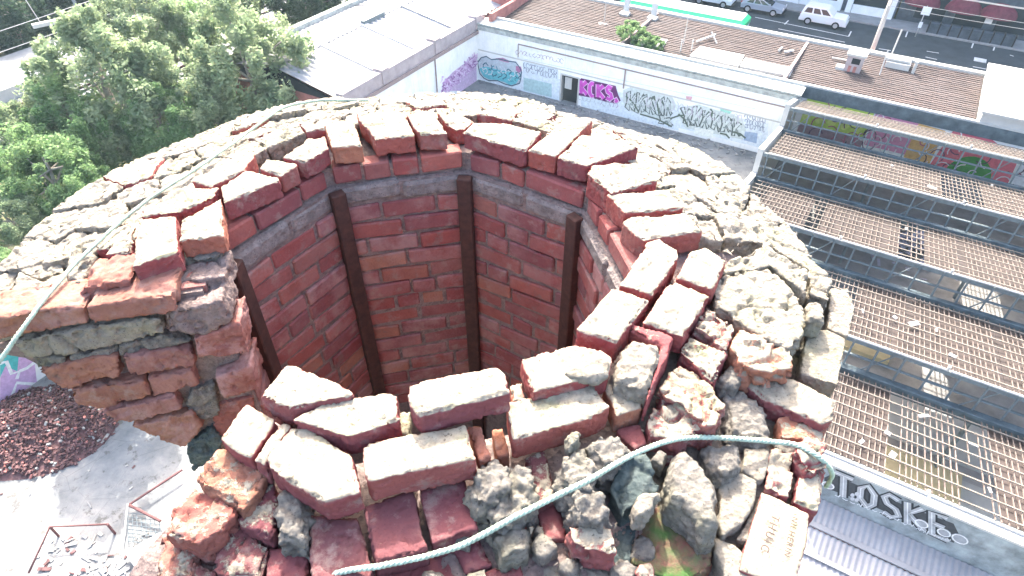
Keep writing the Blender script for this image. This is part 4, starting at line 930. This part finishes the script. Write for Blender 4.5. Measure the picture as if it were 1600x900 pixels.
# ---- traced pieces of the cap, each with its own outline, level and thickness
PEND=[]
def spline_noise_outline(P2,step,amp,seed):
    out=[]; n=len(P2)
    for i in range(n):
        a,b=P2[i],P2[(i+1)%n]; L=np.linalg.norm(b-a); m_=max(1,int(L/step))
        for k in range(m_):
            t=k/m_; p=a+(b-a)*t
            if 0<t<1: dd=(b-a)/L; p=p+np.array([-dd[1],dd[0]])*amp*vnoise(np.array([[p[0]*30+seed,p[1]*30,seed*.7]]))[0]
            out.append(p)
    return out
def piece(kind,px,dz,th,rough=1,mat=None,mortar=.85,lump=0,vox=.0055,name=None,tilt=(0,0),world=None,wob=.003,label=None):
    if mat and mat.startswith('brick') and lump and world is None: lump=0; rough=2.0; tilt=(_bm.uniform(-.14,.14),_bm.uniform(-.12,.12)); wob=.012
    z=ZR+dz; P2=[np.array(p[:2]) for p in world] if world is not None else [at(x,y,z)[:2] for x,y in px]
    area=sum(P2[i][0]*P2[(i+1)%len(P2)][1]-P2[(i+1)%len(P2)][0]*P2[i][1] for i in range(len(P2)))
    if area<0: P2=P2[::-1]
    seed=len(PEND)*3.7
    if wob: P2=spline_noise_outline(P2,.03,wob,seed)
    c=sum(P2)/len(P2); n=len(P2); b=np.array(ch['_b'])
    rings=[(1.0,-th)]
    if lump: rings+=[(1.0,-th*.55),(.93,-th*.2),(.72,0)]
    else: rings+=[(1.0,0)]
    vs=[]
    for s,zz in rings:
        for p in P2: q=c+(p-c)*s; vs.append((q[0]-b[0],q[1]-b[1],z+zz+(q[0]-c[0])*tilt[0]+(q[1]-c[1])*tilt[1]-b[2]))
    me=bpy.data.meshes.new(kind); fs=[tuple(range(n))[::-1],tuple(range((len(rings)-1)*n,len(rings)*n))]
    for r_ in range(len(rings)-1): fs+=[(r_*n+i,r_*n+(i+1)%n,(r_+1)*n+(i+1)%n,(r_+1)*n+i) for i in range(n)]
    me.from_pydata(vs,[],fs); o=bpy.data.objects.new(name or kind,me); COL.objects.link(o); o.parent=ch
    md=o.modifiers.new('r','REMESH'); md.mode='VOXEL'; md.voxel_size=vox
    mt=mat or {'brick':'brick','mortar_lump':'lump','mortar_slab':'mortar','stone':'lump'}[kind]
    if kind=='brick' or mt.startswith('brick'): o['mortar']=mortar if kind=='brick' else .55
    if label: o['label']=label
    PEND.append((o,kind,rough,mt,lump,seed)); return o
def finish():
    bpy.context.view_layer.update(); dg=bpy.context.evaluated_depsgraph_get(); res=[]
    for o,*_ in PEND: res.append(bpy.data.meshes.new_from_object(o.evaluated_get(dg)))
    for (o,kind,rough,mt,lump,seed),me in zip(PEND,res):
        o.modifiers.clear(); o.data=me; n=len(me.vertices)
        if n==0: continue
        co=np.empty(n*3); me.vertices.foreach_get('co',co); co=co.reshape(-1,3); nr=np.empty(n*3); me.vertex_normals.foreach_get('vector',nr); nr=nr.reshape(-1,3)
        Q=co+np.array(ch['_b'])+seed
        if lump:
            d=lump*(.011*fbm(Q*15,2)+.021*(.62-worley(Q*36))+.011*(.6-worley(Q*80+5))+.003*fbm(Q*170,2)-.004)
        elif kind=='brick': e=((np.abs(nr[:,2])>.2)&(np.abs(nr[:,2])<.97)); d=rough*(.0026*fbm(Q*28,2)+.0020*fbm(Q*95,3))+np.where(fbm(Q*16,2)>.34,-.005*rough,0)-np.where(e,.011*rough*np.clip(fbm(Q*26,3)+.12,0,1),0)-.004*rough*np.clip(fbm(Q*140,2)-.18,0,1)*3
        else: d=rough*(.0035*fbm(Q*18,3)+.0030*fbm(Q*75,3))+np.where(fbm(Q*34,2)>.36,-.006*rough,0)-.011*np.clip(1-np.abs(fbm(Q*7,3))*16,0,1)*rough*.8+.004*rough*(.5-worley(Q*60))
        co=co+nr*d[:,None]; me.vertices.foreach_set('co',co.ravel()); me.polygons.foreach_set('use_smooth',[True]*len(me.polygons))
        me.materials.clear(); me.materials.append(M[mt]); me.update()
_bm=random.Random(77)
B=lambda px,dz=0,th=.078,mortar=.9,rough=1,**k: piece('brick',px,dz,th,rough,mortar=mortar-(_bm.choice([0,0,.08,.18,.3]) if mortar>.7 else 0),**k)
def Lm(px,dz,th,lump=1,**k): return piece('mortar_lump',px,dz,th,lump=lump,vox=k.pop('vox',.0048),wob=.008,**k)
def Sl(px,dz,th,rough=1,**k): return piece('mortar_slab',px,dz,th,rough,wob=.007,**k)
#RING left to right
B([(216,341),(275,336),(278,393),(206,416)],.0); B([(283,342),(345,309),(349,367),(280,376)],.0)
B([(219,338),(222,326),(275,293),(343,292),(330,310),(278,330)],.0,rough=1.4); B([(299,282),(375,241),(398,240),(384,264),(329,291)],.0)
B([(349,317),(344,292),(384,265),(434,275),(437,281)],0); B([(405,263),(415,248),(463,254),(464,258),(439,274)],0); B([(442,246),(480,216),(508,212),(513,231),(476,253)],0)
B([(506,193),(551,186),(566,227),(519,230)],.005,mortar=1); B([(556,174),(631,175),(648,211),(585,218),(577,203),(562,190)],0); B([(635,177),(676,174),(699,207),(656,210),(646,198)],0)
B([(682,175),(709,174),(741,190),(726,202),(712,203),(698,195)],-.03,.07,.6); B([(722,206),(742,190),(790,192),(846,205),(821,236)],.0)
B([(825,234),(888,182),(927,186),(907,207),(867,245)],.0); B([(871,246),(908,209),(952,215),(998,229),(917,259)],.0)
B([(918,272),(925,257),(971,254),(1012,256),(1028,282),(955,302),(942,290)],.005,.1,.9,1.6); B([(947,303),(995,298),(1041,295),(1071,325),(976,332)],-.005,.085); B([(972,347),(985,337),(1072,332),(1098,360),(1008,374),(994,368)],-.01,.085)
B([(967,445),(1011,377),(1030,371),(1059,391),(1060,402),(1020,460)],.0,.085,1); B([(1057,432),(1078,392),(1100,385),(1135,405),(1118,447),(1110,450)],-.01,.08); B([(900,514),(957,449),(1015,467),(985,507),(963,535)],.0,.085,1); B([(1005,502),(1040,447),(1055,437),(1110,462),(1069,525)],-.01,.08,.95)
B([(986,504),(1054,524),(1047,545),(1013,625),(1008,625),(1034,540),(985,515)],-.02,.09,.4)
Lm([(972,542),(990,527),(1032,535),(1036,545),(1013,608),(960,592),(957,570)],-.0,.085,.6,mat='mortar')
B([(812,557),(900,538),(940,545),(957,557),(950,585),(917,592),(832,612)],.0,.08,.95); Lm([(890,565),(915,552),(952,556),(952,582),(930,592),(900,588),(880,580)],.014,.03,.35,mat='mortar')
B([(791,630),(810,622),(925,595),(953,635),(925,653),(800,688)],-.035,.085,1); B([(943,600),(955,592),(1013,612),(1003,637),(962,650)],-.06,.08,.8)
B([(163,398),(186,362),(214,350),(204,394)],-.03,.08,.75,1.5); B([(160,404),(205,398),(204,436),(154,444)],-.05,.08,.97)
Sl([(122,446),(150,402),(160,366),(112,384),(98,424)],-.07,.08,1.4); Sl([(18,452),(30,424),(62,438),(96,426),(120,450),(66,478),(0,498),(-40,505)],-.12,.09,1); Sl([(22,414),(46,370),(110,384),(95,424),(62,436),(32,422)],-.13,.09,1.2); Sl([(-60,512),(-30,440),(16,422),(28,426),(14,454),(-30,505)],-.17,.09,1.2); Sl([(70,478),(122,450),(155,446),(152,462),(100,484)],-.09,.07,1.5)
#RIGHT broken stones
Lm([(1104,478),(1122,487),(1147,502),(1147,517),(1135,545),(1083,512),(1087,502)],-.04,.1,.45,mat='brick',name='brick'); B([(1078,525),(1137,550),(1127,567),(1117,599),(1065,547)],-.05,.09,.6,2.2)
Lm([(1155,515),(1185,523),(1235,545),(1240,575),(1205,582),(1160,573),(1140,545)],-.05,.1,.55,mat='brick',name='brick')
Lm([(1030,607),(1065,567),(1087,575),(1134,630),(1120,662),(1105,668),(1040,625)],-.06,.11,.45,mat='brick',name='brick'); Lm([(1012,660),(1033,620),(1055,626),(1100,655),(1098,672),(1060,688),(1015,680)],-.08,.1,.4,mat='brick',name='brick')
Lm([(1120,590),(1140,565),(1165,575),(1155,605),(1130,602)],-.09,.06,.5); Lm([(1125,608),(1160,603),(1202,640),(1206,690),(1140,682),(1133,640)],-.13,.09,.7)
Sl([(1115,450),(1125,430),(1200,418),(1252,465),(1255,520),(1235,545),(1190,525),(1120,480)],-.05,.1,1.6); Sl([(1140,405),(1200,385),(1262,420),(1262,460),(1205,415),(1125,428)],-.05,.1,1.3); Sl([(1205,384),(1255,395),(1300,432),(1296,470),(1265,458),(1264,420)],-.09,.1,1.2)
B([(1163,598),(1186,582),(1240,590),(1308,625),(1302,655),(1285,662),(1200,626)],-.12,.08,1,1.3); Sl([(1262,512),(1293,515),(1322,528),(1309,602),(1250,583)],-.13,.09,.6); Sl([(1298,450),(1325,450),(1337,475),(1325,526),(1293,512),(1295,480)],-.14,.1,.6)
Lm([(1262,468),(1285,470),(1294,490),(1290,502),(1263,500)],-.06,.07,.5,mat='mortar'); B([(1215,652),(1235,645),(1293,668),(1290,692),(1220,682)],-.15,.08,.8); B([(1204,700),(1246,702),(1240,745),(1232,777),(1196,762)],-.16,.08,.9,1.5); B([(1250,742),(1281,735),(1287,770),(1279,797),(1239,783)],-.17,.08,.9,1.5)
Lm([(1240,700),(1262,685),(1292,692),(1296,730),(1262,738)],-.14,.09,.5,mat='brick',name='brick')
stamp=B([(1191,767),(1266,801),(1262,842),(1242,925),(1155,890),(1164,854)],-.17,.08,1,.6,wob=.001)
Sl([(1122,755),(1158,737),(1183,750),(1178,790),(1160,817),(1130,838),(1125,800)],-.16,.09,.5); Sl([(1163,700),(1205,697),(1194,748),(1186,752),(1160,733)],-.16,.08,.8); Sl([(1165,818),(1180,792),(1188,775),(1186,800),(1170,850),(1150,845)],-.185,.08,.6)
Sl([(1116,838),(1150,850),(1196,915),(1135,915)],-.18,.08,.5); Sl([(850,850),(890,848),(952,880),(955,915),(848,915)],-.2,.08,.7)
#FRONT centre
Lm([(1040,740),(1055,700),(1070,692),(1095,715),(1122,755),(1127,825),(1105,832),(1080,800),(1045,775)],-.07,.12,.45); 
Lm([(870,730),(885,700),(905,690),(925,705),(935,735),(925,765),(890,770),(872,755)],-.055,.12,1.1); Lm([(905,690),(930,673),(972,680),(992,702),(975,725),(940,735),(925,712)],-.05,.13,1.1); Lm([(885,765),(920,752),(945,762),(958,800),(938,822),(900,812),(885,790)],-.065,.12,1.1); Lm([(880,682),(892,668),(908,672),(906,692),(890,698)],-.03,.06,.7)
piece('stone',[(955,760),(975,716),(1008,715),(1030,758),(1022,778),(996,782),(975,797)],-.10,.08,1.2,mat='slate',tilt=(.1,.25)); Lm([(990,790),(1002,766),(1033,764),(1020,790),(1008,806),(993,806)],-.07,.07,.7,mat='mortar')
Lm([(888,822),(910,814),(945,820),(957,830),(963,862),(920,860),(895,846)],-.10,.09,.5,mat='brick',name='brick')
piece('brick',[(1000,800),(1048,780),(1105,832),(1116,882),(1060,915),(985,880)],-.185,.09,1.2,mat='moss',label='moss covered brick'); piece('brick',[(955,832),(998,808),(984,880),(1050,915),(955,915)],-.19,.09,1.4,mat='slate',label='dark mossy brick')
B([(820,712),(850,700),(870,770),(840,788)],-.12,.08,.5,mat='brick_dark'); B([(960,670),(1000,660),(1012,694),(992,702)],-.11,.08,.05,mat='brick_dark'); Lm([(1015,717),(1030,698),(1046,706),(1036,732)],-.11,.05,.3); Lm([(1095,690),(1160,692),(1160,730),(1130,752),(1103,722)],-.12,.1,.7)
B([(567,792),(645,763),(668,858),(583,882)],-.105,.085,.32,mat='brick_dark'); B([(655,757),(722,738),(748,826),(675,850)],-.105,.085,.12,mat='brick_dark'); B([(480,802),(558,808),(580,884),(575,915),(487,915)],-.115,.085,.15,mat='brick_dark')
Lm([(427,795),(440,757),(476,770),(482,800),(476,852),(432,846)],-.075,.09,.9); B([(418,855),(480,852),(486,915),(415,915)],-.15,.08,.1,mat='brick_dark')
Lm([(722,762),(745,727),(775,715),(800,725),(800,765),(775,785),(740,795)],-.055,.11,1.15); Lm([(795,722),(828,722),(836,770),(834,792),(802,818),(765,820),(750,800),(790,775)],-.075,.11,1.1)
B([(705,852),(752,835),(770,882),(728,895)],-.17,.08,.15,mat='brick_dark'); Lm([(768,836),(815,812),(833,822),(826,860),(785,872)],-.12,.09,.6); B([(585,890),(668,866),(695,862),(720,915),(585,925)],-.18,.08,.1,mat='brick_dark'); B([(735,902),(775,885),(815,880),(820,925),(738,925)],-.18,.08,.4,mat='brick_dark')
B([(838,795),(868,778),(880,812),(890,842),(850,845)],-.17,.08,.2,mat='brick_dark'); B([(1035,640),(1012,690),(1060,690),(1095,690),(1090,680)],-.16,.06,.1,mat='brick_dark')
#FRONT bricks with pale beds
B([(417,717),(425,700),(453,668),(480,668),(550,710),(562,768),(507,785),(423,735)],-.01,.085,1); B([(566,698),(575,690),(728,662),(745,716),(577,752),(570,745)],-.005,.09,1)
B([(404,617),(447,570),(462,571),(550,610),(553,617),(452,638)],.03,.075,1); B([(455,655),(512,628),(607,612),(619,617),(624,655),(560,678),(545,682)],.015,.075,.85); B([(636,598),(775,571),(788,580),(797,612),(655,650),(640,630)],.05,.08,1)
Sl([(622,645),(640,640),(645,680),(625,678)],-.05,.06,.8); B([(730,666),(752,664),(769,712),(748,720)],-.05,.08,.0); B([(768,670),(785,668),(796,710),(776,716)],-.10,.07,.0); B([(797,602),(815,595),(819,622),(800,626)],-.03,.08,.8)
B([(343,684),(383,628),(432,655),(392,716),(376,711)],-.01,.085,.9); B([(395,718),(440,657),(456,661),(412,727)],-.01,.085,.9)
#FRONT LEFT broken end
for qi,(px,dz,l) in enumerate((([(345,698),(415,740),(400,770),(375,797),(320,762),(305,747)],-.06,.55),([(300,757),(345,772),(372,800),(350,832),(308,852),(255,832),(265,792)],-.09,.6),([(340,842),(358,817),(400,835),(420,857),(400,915),(330,890)],-.14,.6),([(250,835),(308,854),(300,915),(240,915)],-.16,.5),([(382,778),(425,747),(436,800),(420,842),(372,820)],-.1,.55),([(300,870),(335,890),(340,925),(290,925)],-.17,.5))):
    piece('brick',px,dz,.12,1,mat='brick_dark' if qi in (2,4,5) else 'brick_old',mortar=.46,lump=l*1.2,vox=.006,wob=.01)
# ---- rough haunching: broken mortar slabs around the far rim
def clip(poly,nx,ny,c):
    out=[]
    for i in range(len(poly)):
        a,b=poly[i],poly[(i+1)%len(poly)]; da=a[0]*nx+a[1]*ny-c; db=b[0]*nx+b[1]*ny-c
        if da<=0: out.append(a)
        if da*db<0: t=da/(da-db); out.append((a[0]+(b[0]-a[0])*t,a[1]+(b[1]-a[1])*t))
    return out
rv=random.Random(3); A0,A1=6,178; sites=[]
rows=[(.0,.30),(.30,.62),(.62,1.0)]
for ri_,(s0,s1) in enumerate(rows):
    ncol=19+2*ri_
    for k in range(ncol): sites.append((R(A0+(A1-A0)*(k+rv.uniform(.15,.85))/ncol)*1.15,(s0+(s1-s0)*rv.uniform(.2,.8))*.52))
for i,(sx,sy) in enumerate(sites):
    poly=[(R(A0)*1.15,0),(R(A1)*1.15,0),(R(A1)*1.15,.52),(R(A0)*1.15,.52)]
    for j,(qx,qy) in enumerate(sites):
        if i==j or abs(qx-sx)>.8: continue
        nx,ny=qx-sx,qy-sy; l=math.hypot(nx,ny); nx/=l;ny/=l; poly=clip(poly,nx,ny,(sx+qx)/2*nx+(sy+qy)/2*ny-.0012)
        if len(poly)<3: break
    if len(poly)<3: continue
    wp=[]
    for q in range(len(poly)):
        a,b=poly[q],poly[(q+1)%len(poly)]
        for t in (0,.5):
            u=a[0]+(b[0]-a[0])*t; s_=(a[1]+(b[1]-a[1])*t)/.52; th=math.degrees(u/1.15); r0=octr(th,AP)+.255; r1=rout(th)-.01; r_=r0+(r1-r0)*s_; wp.append((CX+r_*math.cos(R(th)),CY+r_*math.sin(R(th))))
    s_=sy/.52; th=math.degrees(sx/1.15); zc=-.035-.135*s_+rv.uniform(-.006,.007); gx=-.26*math.cos(R(th))+rv.uniform(-.03,.03); gy=-.26*math.sin(R(th))+rv.uniform(-.03,.03)
    if rv.random()<.3 and s_<.75: piece('brick',None,zc,.09,1.5,world=wp,tilt=(gx,gy),vox=.007,mortar=.97,wob=.004)
    else: piece('mortar_slab',None,zc,.09,1.5,world=wp,tilt=(gx,gy),vox=.007,wob=.006)
# ---- broken cross-section on the left: brick ends traced on the upright break plane
TB=R(190); db=np.array([math.cos(TB),math.sin(TB),0]); nb=np.array([-db[1],db[0],0]); C3=np.array([CX,CY,0])
if nb[1]>0: nb=-nb
def onsec(x,y,off=.03):
    d=ray(x,y); t=(C3@nb+off)/(d@nb); return np.array([0,0,H])+d*t
def sec(px,mat='brick',proud=0,lime=None,name='brick',off=.03,mortar=.0,depth=.14):
    pts=[onsec(*p,off+proud) for p in px]; b=np.array(ch['_b']); me=bpy.data.meshes.new(name); n=len(pts)
    vs=[p-b for p in pts]+[p-b-nb*depth for p in pts]; me.from_pydata([tuple(v) for v in vs],[],[tuple(range(n)),tuple(range(n,2*n))[::-1]]+[(i,n+i,n+(i+1)%n,(i+1)%n) for i in range(n)])
    bm=bmesh.new(); bm.from_mesh(me); bmesh.ops.recalc_face_normals(bm,faces=bm.faces); bm.to_mesh(me); bm.free()
    o=bpy.data.objects.new(name,me); COL.objects.link(o); o.parent=ch; md=o.modifiers.new('r','REMESH'); md.mode='VOXEL'; md.voxel_size=.007
    if mat=='brick': o['mortar']=mortar; o['lime']=lime if lime is not None else random.choice([.15,.3,.45])
    PEND.append((o,'brick' if mat=='brick' else 'mortar_slab',1.6,'brick_old' if mat=='brick' else mat,0,len(PEND)*2.1)); return o
sec([(-60,520),(-20,500),(60,487),(130,480),(140,505),(60,520),(-60,540)],proud=.02); sec([(133,481),(205,468),(270,460),(277,488),(150,507),(140,500)],proud=.025)
sec([(207,431),(270,431),(268,455),(258,458),(208,462)],off=-.06,lime=.6); sec([(280,408),(346,398),(350,428),(285,440)],mat='lump',name='mortar_lump',off=-.13); sec([(130,448),(204,438),(206,458),(160,468),(120,476)],off=-.01,mortar=.2)
sec([(275,443),(350,432),(362,462),(280,478)],mat='joint',name='mortar_lump',off=-.04)
sec([(20,535),(140,512),(250,497),(255,520),(180,540),(100,556),(40,560)],mat='mortar',name='mortar_slab',proud=.015); sec([(255,492),(345,470),(365,500),(320,525),(262,520)],mat='joint',name='mortar_lump',proud=.02)
sec([(52,560),(100,558),(106,570),(60,577)],mat='lump',name='mortar_slab'); sec([(108,556),(180,543),(183,555),(110,568)],mat='lump',name='mortar_slab'); sec([(185,541),(250,525),(300,535),(200,556),(186,555)],mat='lump',name='mortar_slab')
sec([(58,580),(150,558),(183,556),(190,590),(105,610),(85,600)],proud=.01,mortar=.1); sec([(186,560),(268,545),(300,548),(305,575),(200,590)],proud=.015)
sec([(302,530),(375,505),(388,555),(308,560)],proud=.02,lime=.8); sec([(105,612),(225,595),(236,620),(160,640),(125,635)],proud=.012); sec([(229,590),(300,578),(312,605),(240,620)],proud=.0)
sec([(158,645),(272,618),(284,640),(205,662),(180,660)],proud=.01); sec([(205,668),(300,645),(318,668),(290,700),(255,690)],proud=.008); sec([(300,610),(335,600),(345,650),(305,660),(288,640)],mat='lump',name='mortar_lump',proud=-.01); sec([(335,590),(392,570),(405,610),(350,625)],proud=.015,lime=.7); sec([(290,703),(330,672),(348,690),(338,722),(300,738)],mat='slate',name='mortar_lump'); sec([(312,660),(345,650),(350,690),(330,700)],mat='slate',name='mortar_lump',proud=-.04); sec([(330,635),(395,620),(400,660),(335,690)],proud=-.02)  # recessed slate piece: dark colour stands in for the shadow in a recess
bd=MB(); T_=np.linspace(-112,7,150); Fr=np.linspace(0,1,34); V_=[]
for th in T_:
    for f in Fr:
        ra=octr(th,AP)+.20; rb_=rout(th)-.03; r_=ra+(rb_-ra)*f; V_.append((CX+r_*math.cos(R(th)),CY+r_*math.sin(R(th)),th,f))
V_=np.array(V_); Q_=np.stack([V_[:,0],V_[:,1],V_[:,0]*0],1); fr_=np.clip((-42-V_[:,2])/14,0,1)
Z_=-.122-.105*V_[:,3]-.075*fr_+.020*fbm(Q_*11,3)+.012*(.55-worley(Q_*34))+.006*fbm(Q_*70,2)
bd.add([(x,y,ZR+z) for (x,y,_,_),z in zip(V_,Z_)],[(i*34+j,i*34+j+1,(i+1)*34+j+1,(i+1)*34+j) for i in range(149) for j in range(33)]); bd.build('mortar_bed','dirt',ch,True)
rl2=random.Random(31)
for k in range(95):
    th=rl2.uniform(-105,-2); f=rl2.uniform(.25,.92); r_=octr(th,AP)+f*(rout(th)-octr(th,AP)); x=CX+r_*math.cos(R(th)); y=CY+r_*math.sin(R(th)); s_=rl2.uniform(.016,.042); n_=rl2.randint(5,7)
    if math.hypot(x-at(1213,848,ZR-.17)[0],y-at(1213,848,ZR-.17)[1])<.15: continue
    wp=[(x+s_*rl2.uniform(.7,1.2)*math.cos(6.283*i/n_),y+s_*rl2.uniform(.7,1.2)*math.sin(6.283*i/n_)) for i in range(n_)]
    piece('mortar_lump',None,-.125-.075*f+rl2.uniform(-.01,.03),.05,world=wp,lump=.5,vox=.006,wob=0,mat='brick' if rl2.random()<.25 else 'lump')
finish()
# crumbs of mortar on the rim
cb=MB(); rr=random.Random(9)
for k in range(420):
    th=rr.uniform(-70,188); f=rr.random(); r_=octr(th,AP)+.2+f*(rout(th)-octr(th,AP)-.3); z=ZR-.02-.14*f-(.1 if th<0 else 0); s=rr.uniform(.003,.011); c=np.array([CX+r_*math.cos(R(th)),CY+r_*math.sin(R(th)),z+.02])
    vs=[c+s*np.array([rr.gauss(0,1),rr.gauss(0,1),rr.gauss(0,.7)])*1.0 for _ in range(4)]; cb.add(vs,[(0,1,2),(0,2,3),(0,3,1),(1,3,2)])
cb.build('crumbs','mortar',ch,kind='stuff')
# worn maker's stamp on the pale brick
def stamp_text(txt,p0,p1,size,dz):
    a=at(*p0,ZR+dz); b=at(*p1,ZR+dz); d=b-a; ang=math.atan2(d[1],d[0]); cu=bpy.data.curves.new('stamped_lettering','FONT'); cu.body=txt; cu.size=size; cu.extrude=.0006; cu.space_character=np.linalg.norm(d)/(len(txt)*size*.62)
    o=bpy.data.objects.new('stamped_lettering',cu); COL.objects.link(o); o.parent=stamp; o.location=a-np.array(ch['_b']); o.rotation_euler=(0,0,ang); cu.materials.append(P((.07,.05,.045)))
    bpy.context.view_layer.update(); me=bpy.data.meshes.new_from_object(o.evaluated_get(bpy.context.evaluated_depsgraph_get())); o2=bpy.data.objects.new('stamped_lettering',me); COL.objects.link(o2); o2.parent=stamp; o2.location=o.location; o2.rotation_euler=o.rotation_euler; bpy.data.objects.remove(o); o2.name='stamped_lettering'
stamp_text('THUIC',(1207,803),(1185,868),.026,-.1615); stamp_text('NILHERIN',(1238,806),(1222,880),.020,-.1615)
# ---- rope laid over the cap
def rope(pts,name,label,r):
    m=MB(); P3=[at(x,y,ZR+z) for x,y,z in pts]; out=[]
    for i in range(len(P3)-1):
        p0=P3[max(i-1,0)];p1=P3[i];p2=P3[i+1];p3=P3[min(i+2,len(P3)-1)]
        for t in np.linspace(0,1,22,False): out.append(.5*((2*p1)+(p2-p0)*t+(2*p0-5*p1+4*p2-p3)*t*t+(3*p1-p0-3*p2+p3)*t**3))
    out.append(P3[-1]); A_=np.array(out); A_[:,2]+=.0025*fbm(A_*14,2); A_[:,0]+=.003*fbm(A_*9+4,2); ln=np.concatenate([[0],np.cumsum(np.linalg.norm(np.diff(A_,axis=0),axis=1))]); dd=np.gradient(A_,axis=0); dd/=np.linalg.norm(dd,axis=1)[:,None]; xx=np.cross(dd,[0,0,1.]); xx/=np.linalg.norm(xx,axis=1)[:,None]; yy=np.cross(xx,dd)
    for k in range(3):
        ph=ln/.034*6.283/1+k*2.094; m.tube(list(A_+(xx*np.cos(ph)[:,None]+yy*np.sin(ph)[:,None])*r*.48),r*.60,6)
    b=out[len(out)//2]; o=m.build(name,'rope',base=tuple(b),smooth=True); return tag(o,label,'rope')
rope([(330,955,-.2),(520,897,-.12),(600,883,-.085),(700,860,-.085),(760,832,-.06),(810,805,-.04),(870,775,-.03),(920,750,-.022),(980,715,-.03),(1040,690,-.06),(1090,683,-.09),(1160,686,-.11),(1210,690,-.13),(1250,697,-.13),(1285,718,-.14),(1300,740,-.25),(1290,760,-.45)],'rope','pale green rope lying across the near side of the brick cap',.0068)
rope([(-60,620,-.22),(-10,575,-.15),(30,520,-.085),(80,455,-.055),(130,400,-.045),(200,337,-.03),(255,297,-.025),(330,248,-.035),(390,205,-.05),(440,170,-.08),(490,158,-.10),(535,157,-.11),(575,157,-.13)],'rope','pale green rope running along the left rim of the brick cap',.0068)
for o in bpy.data.objects:
    if '_b' in o: del o['_b']
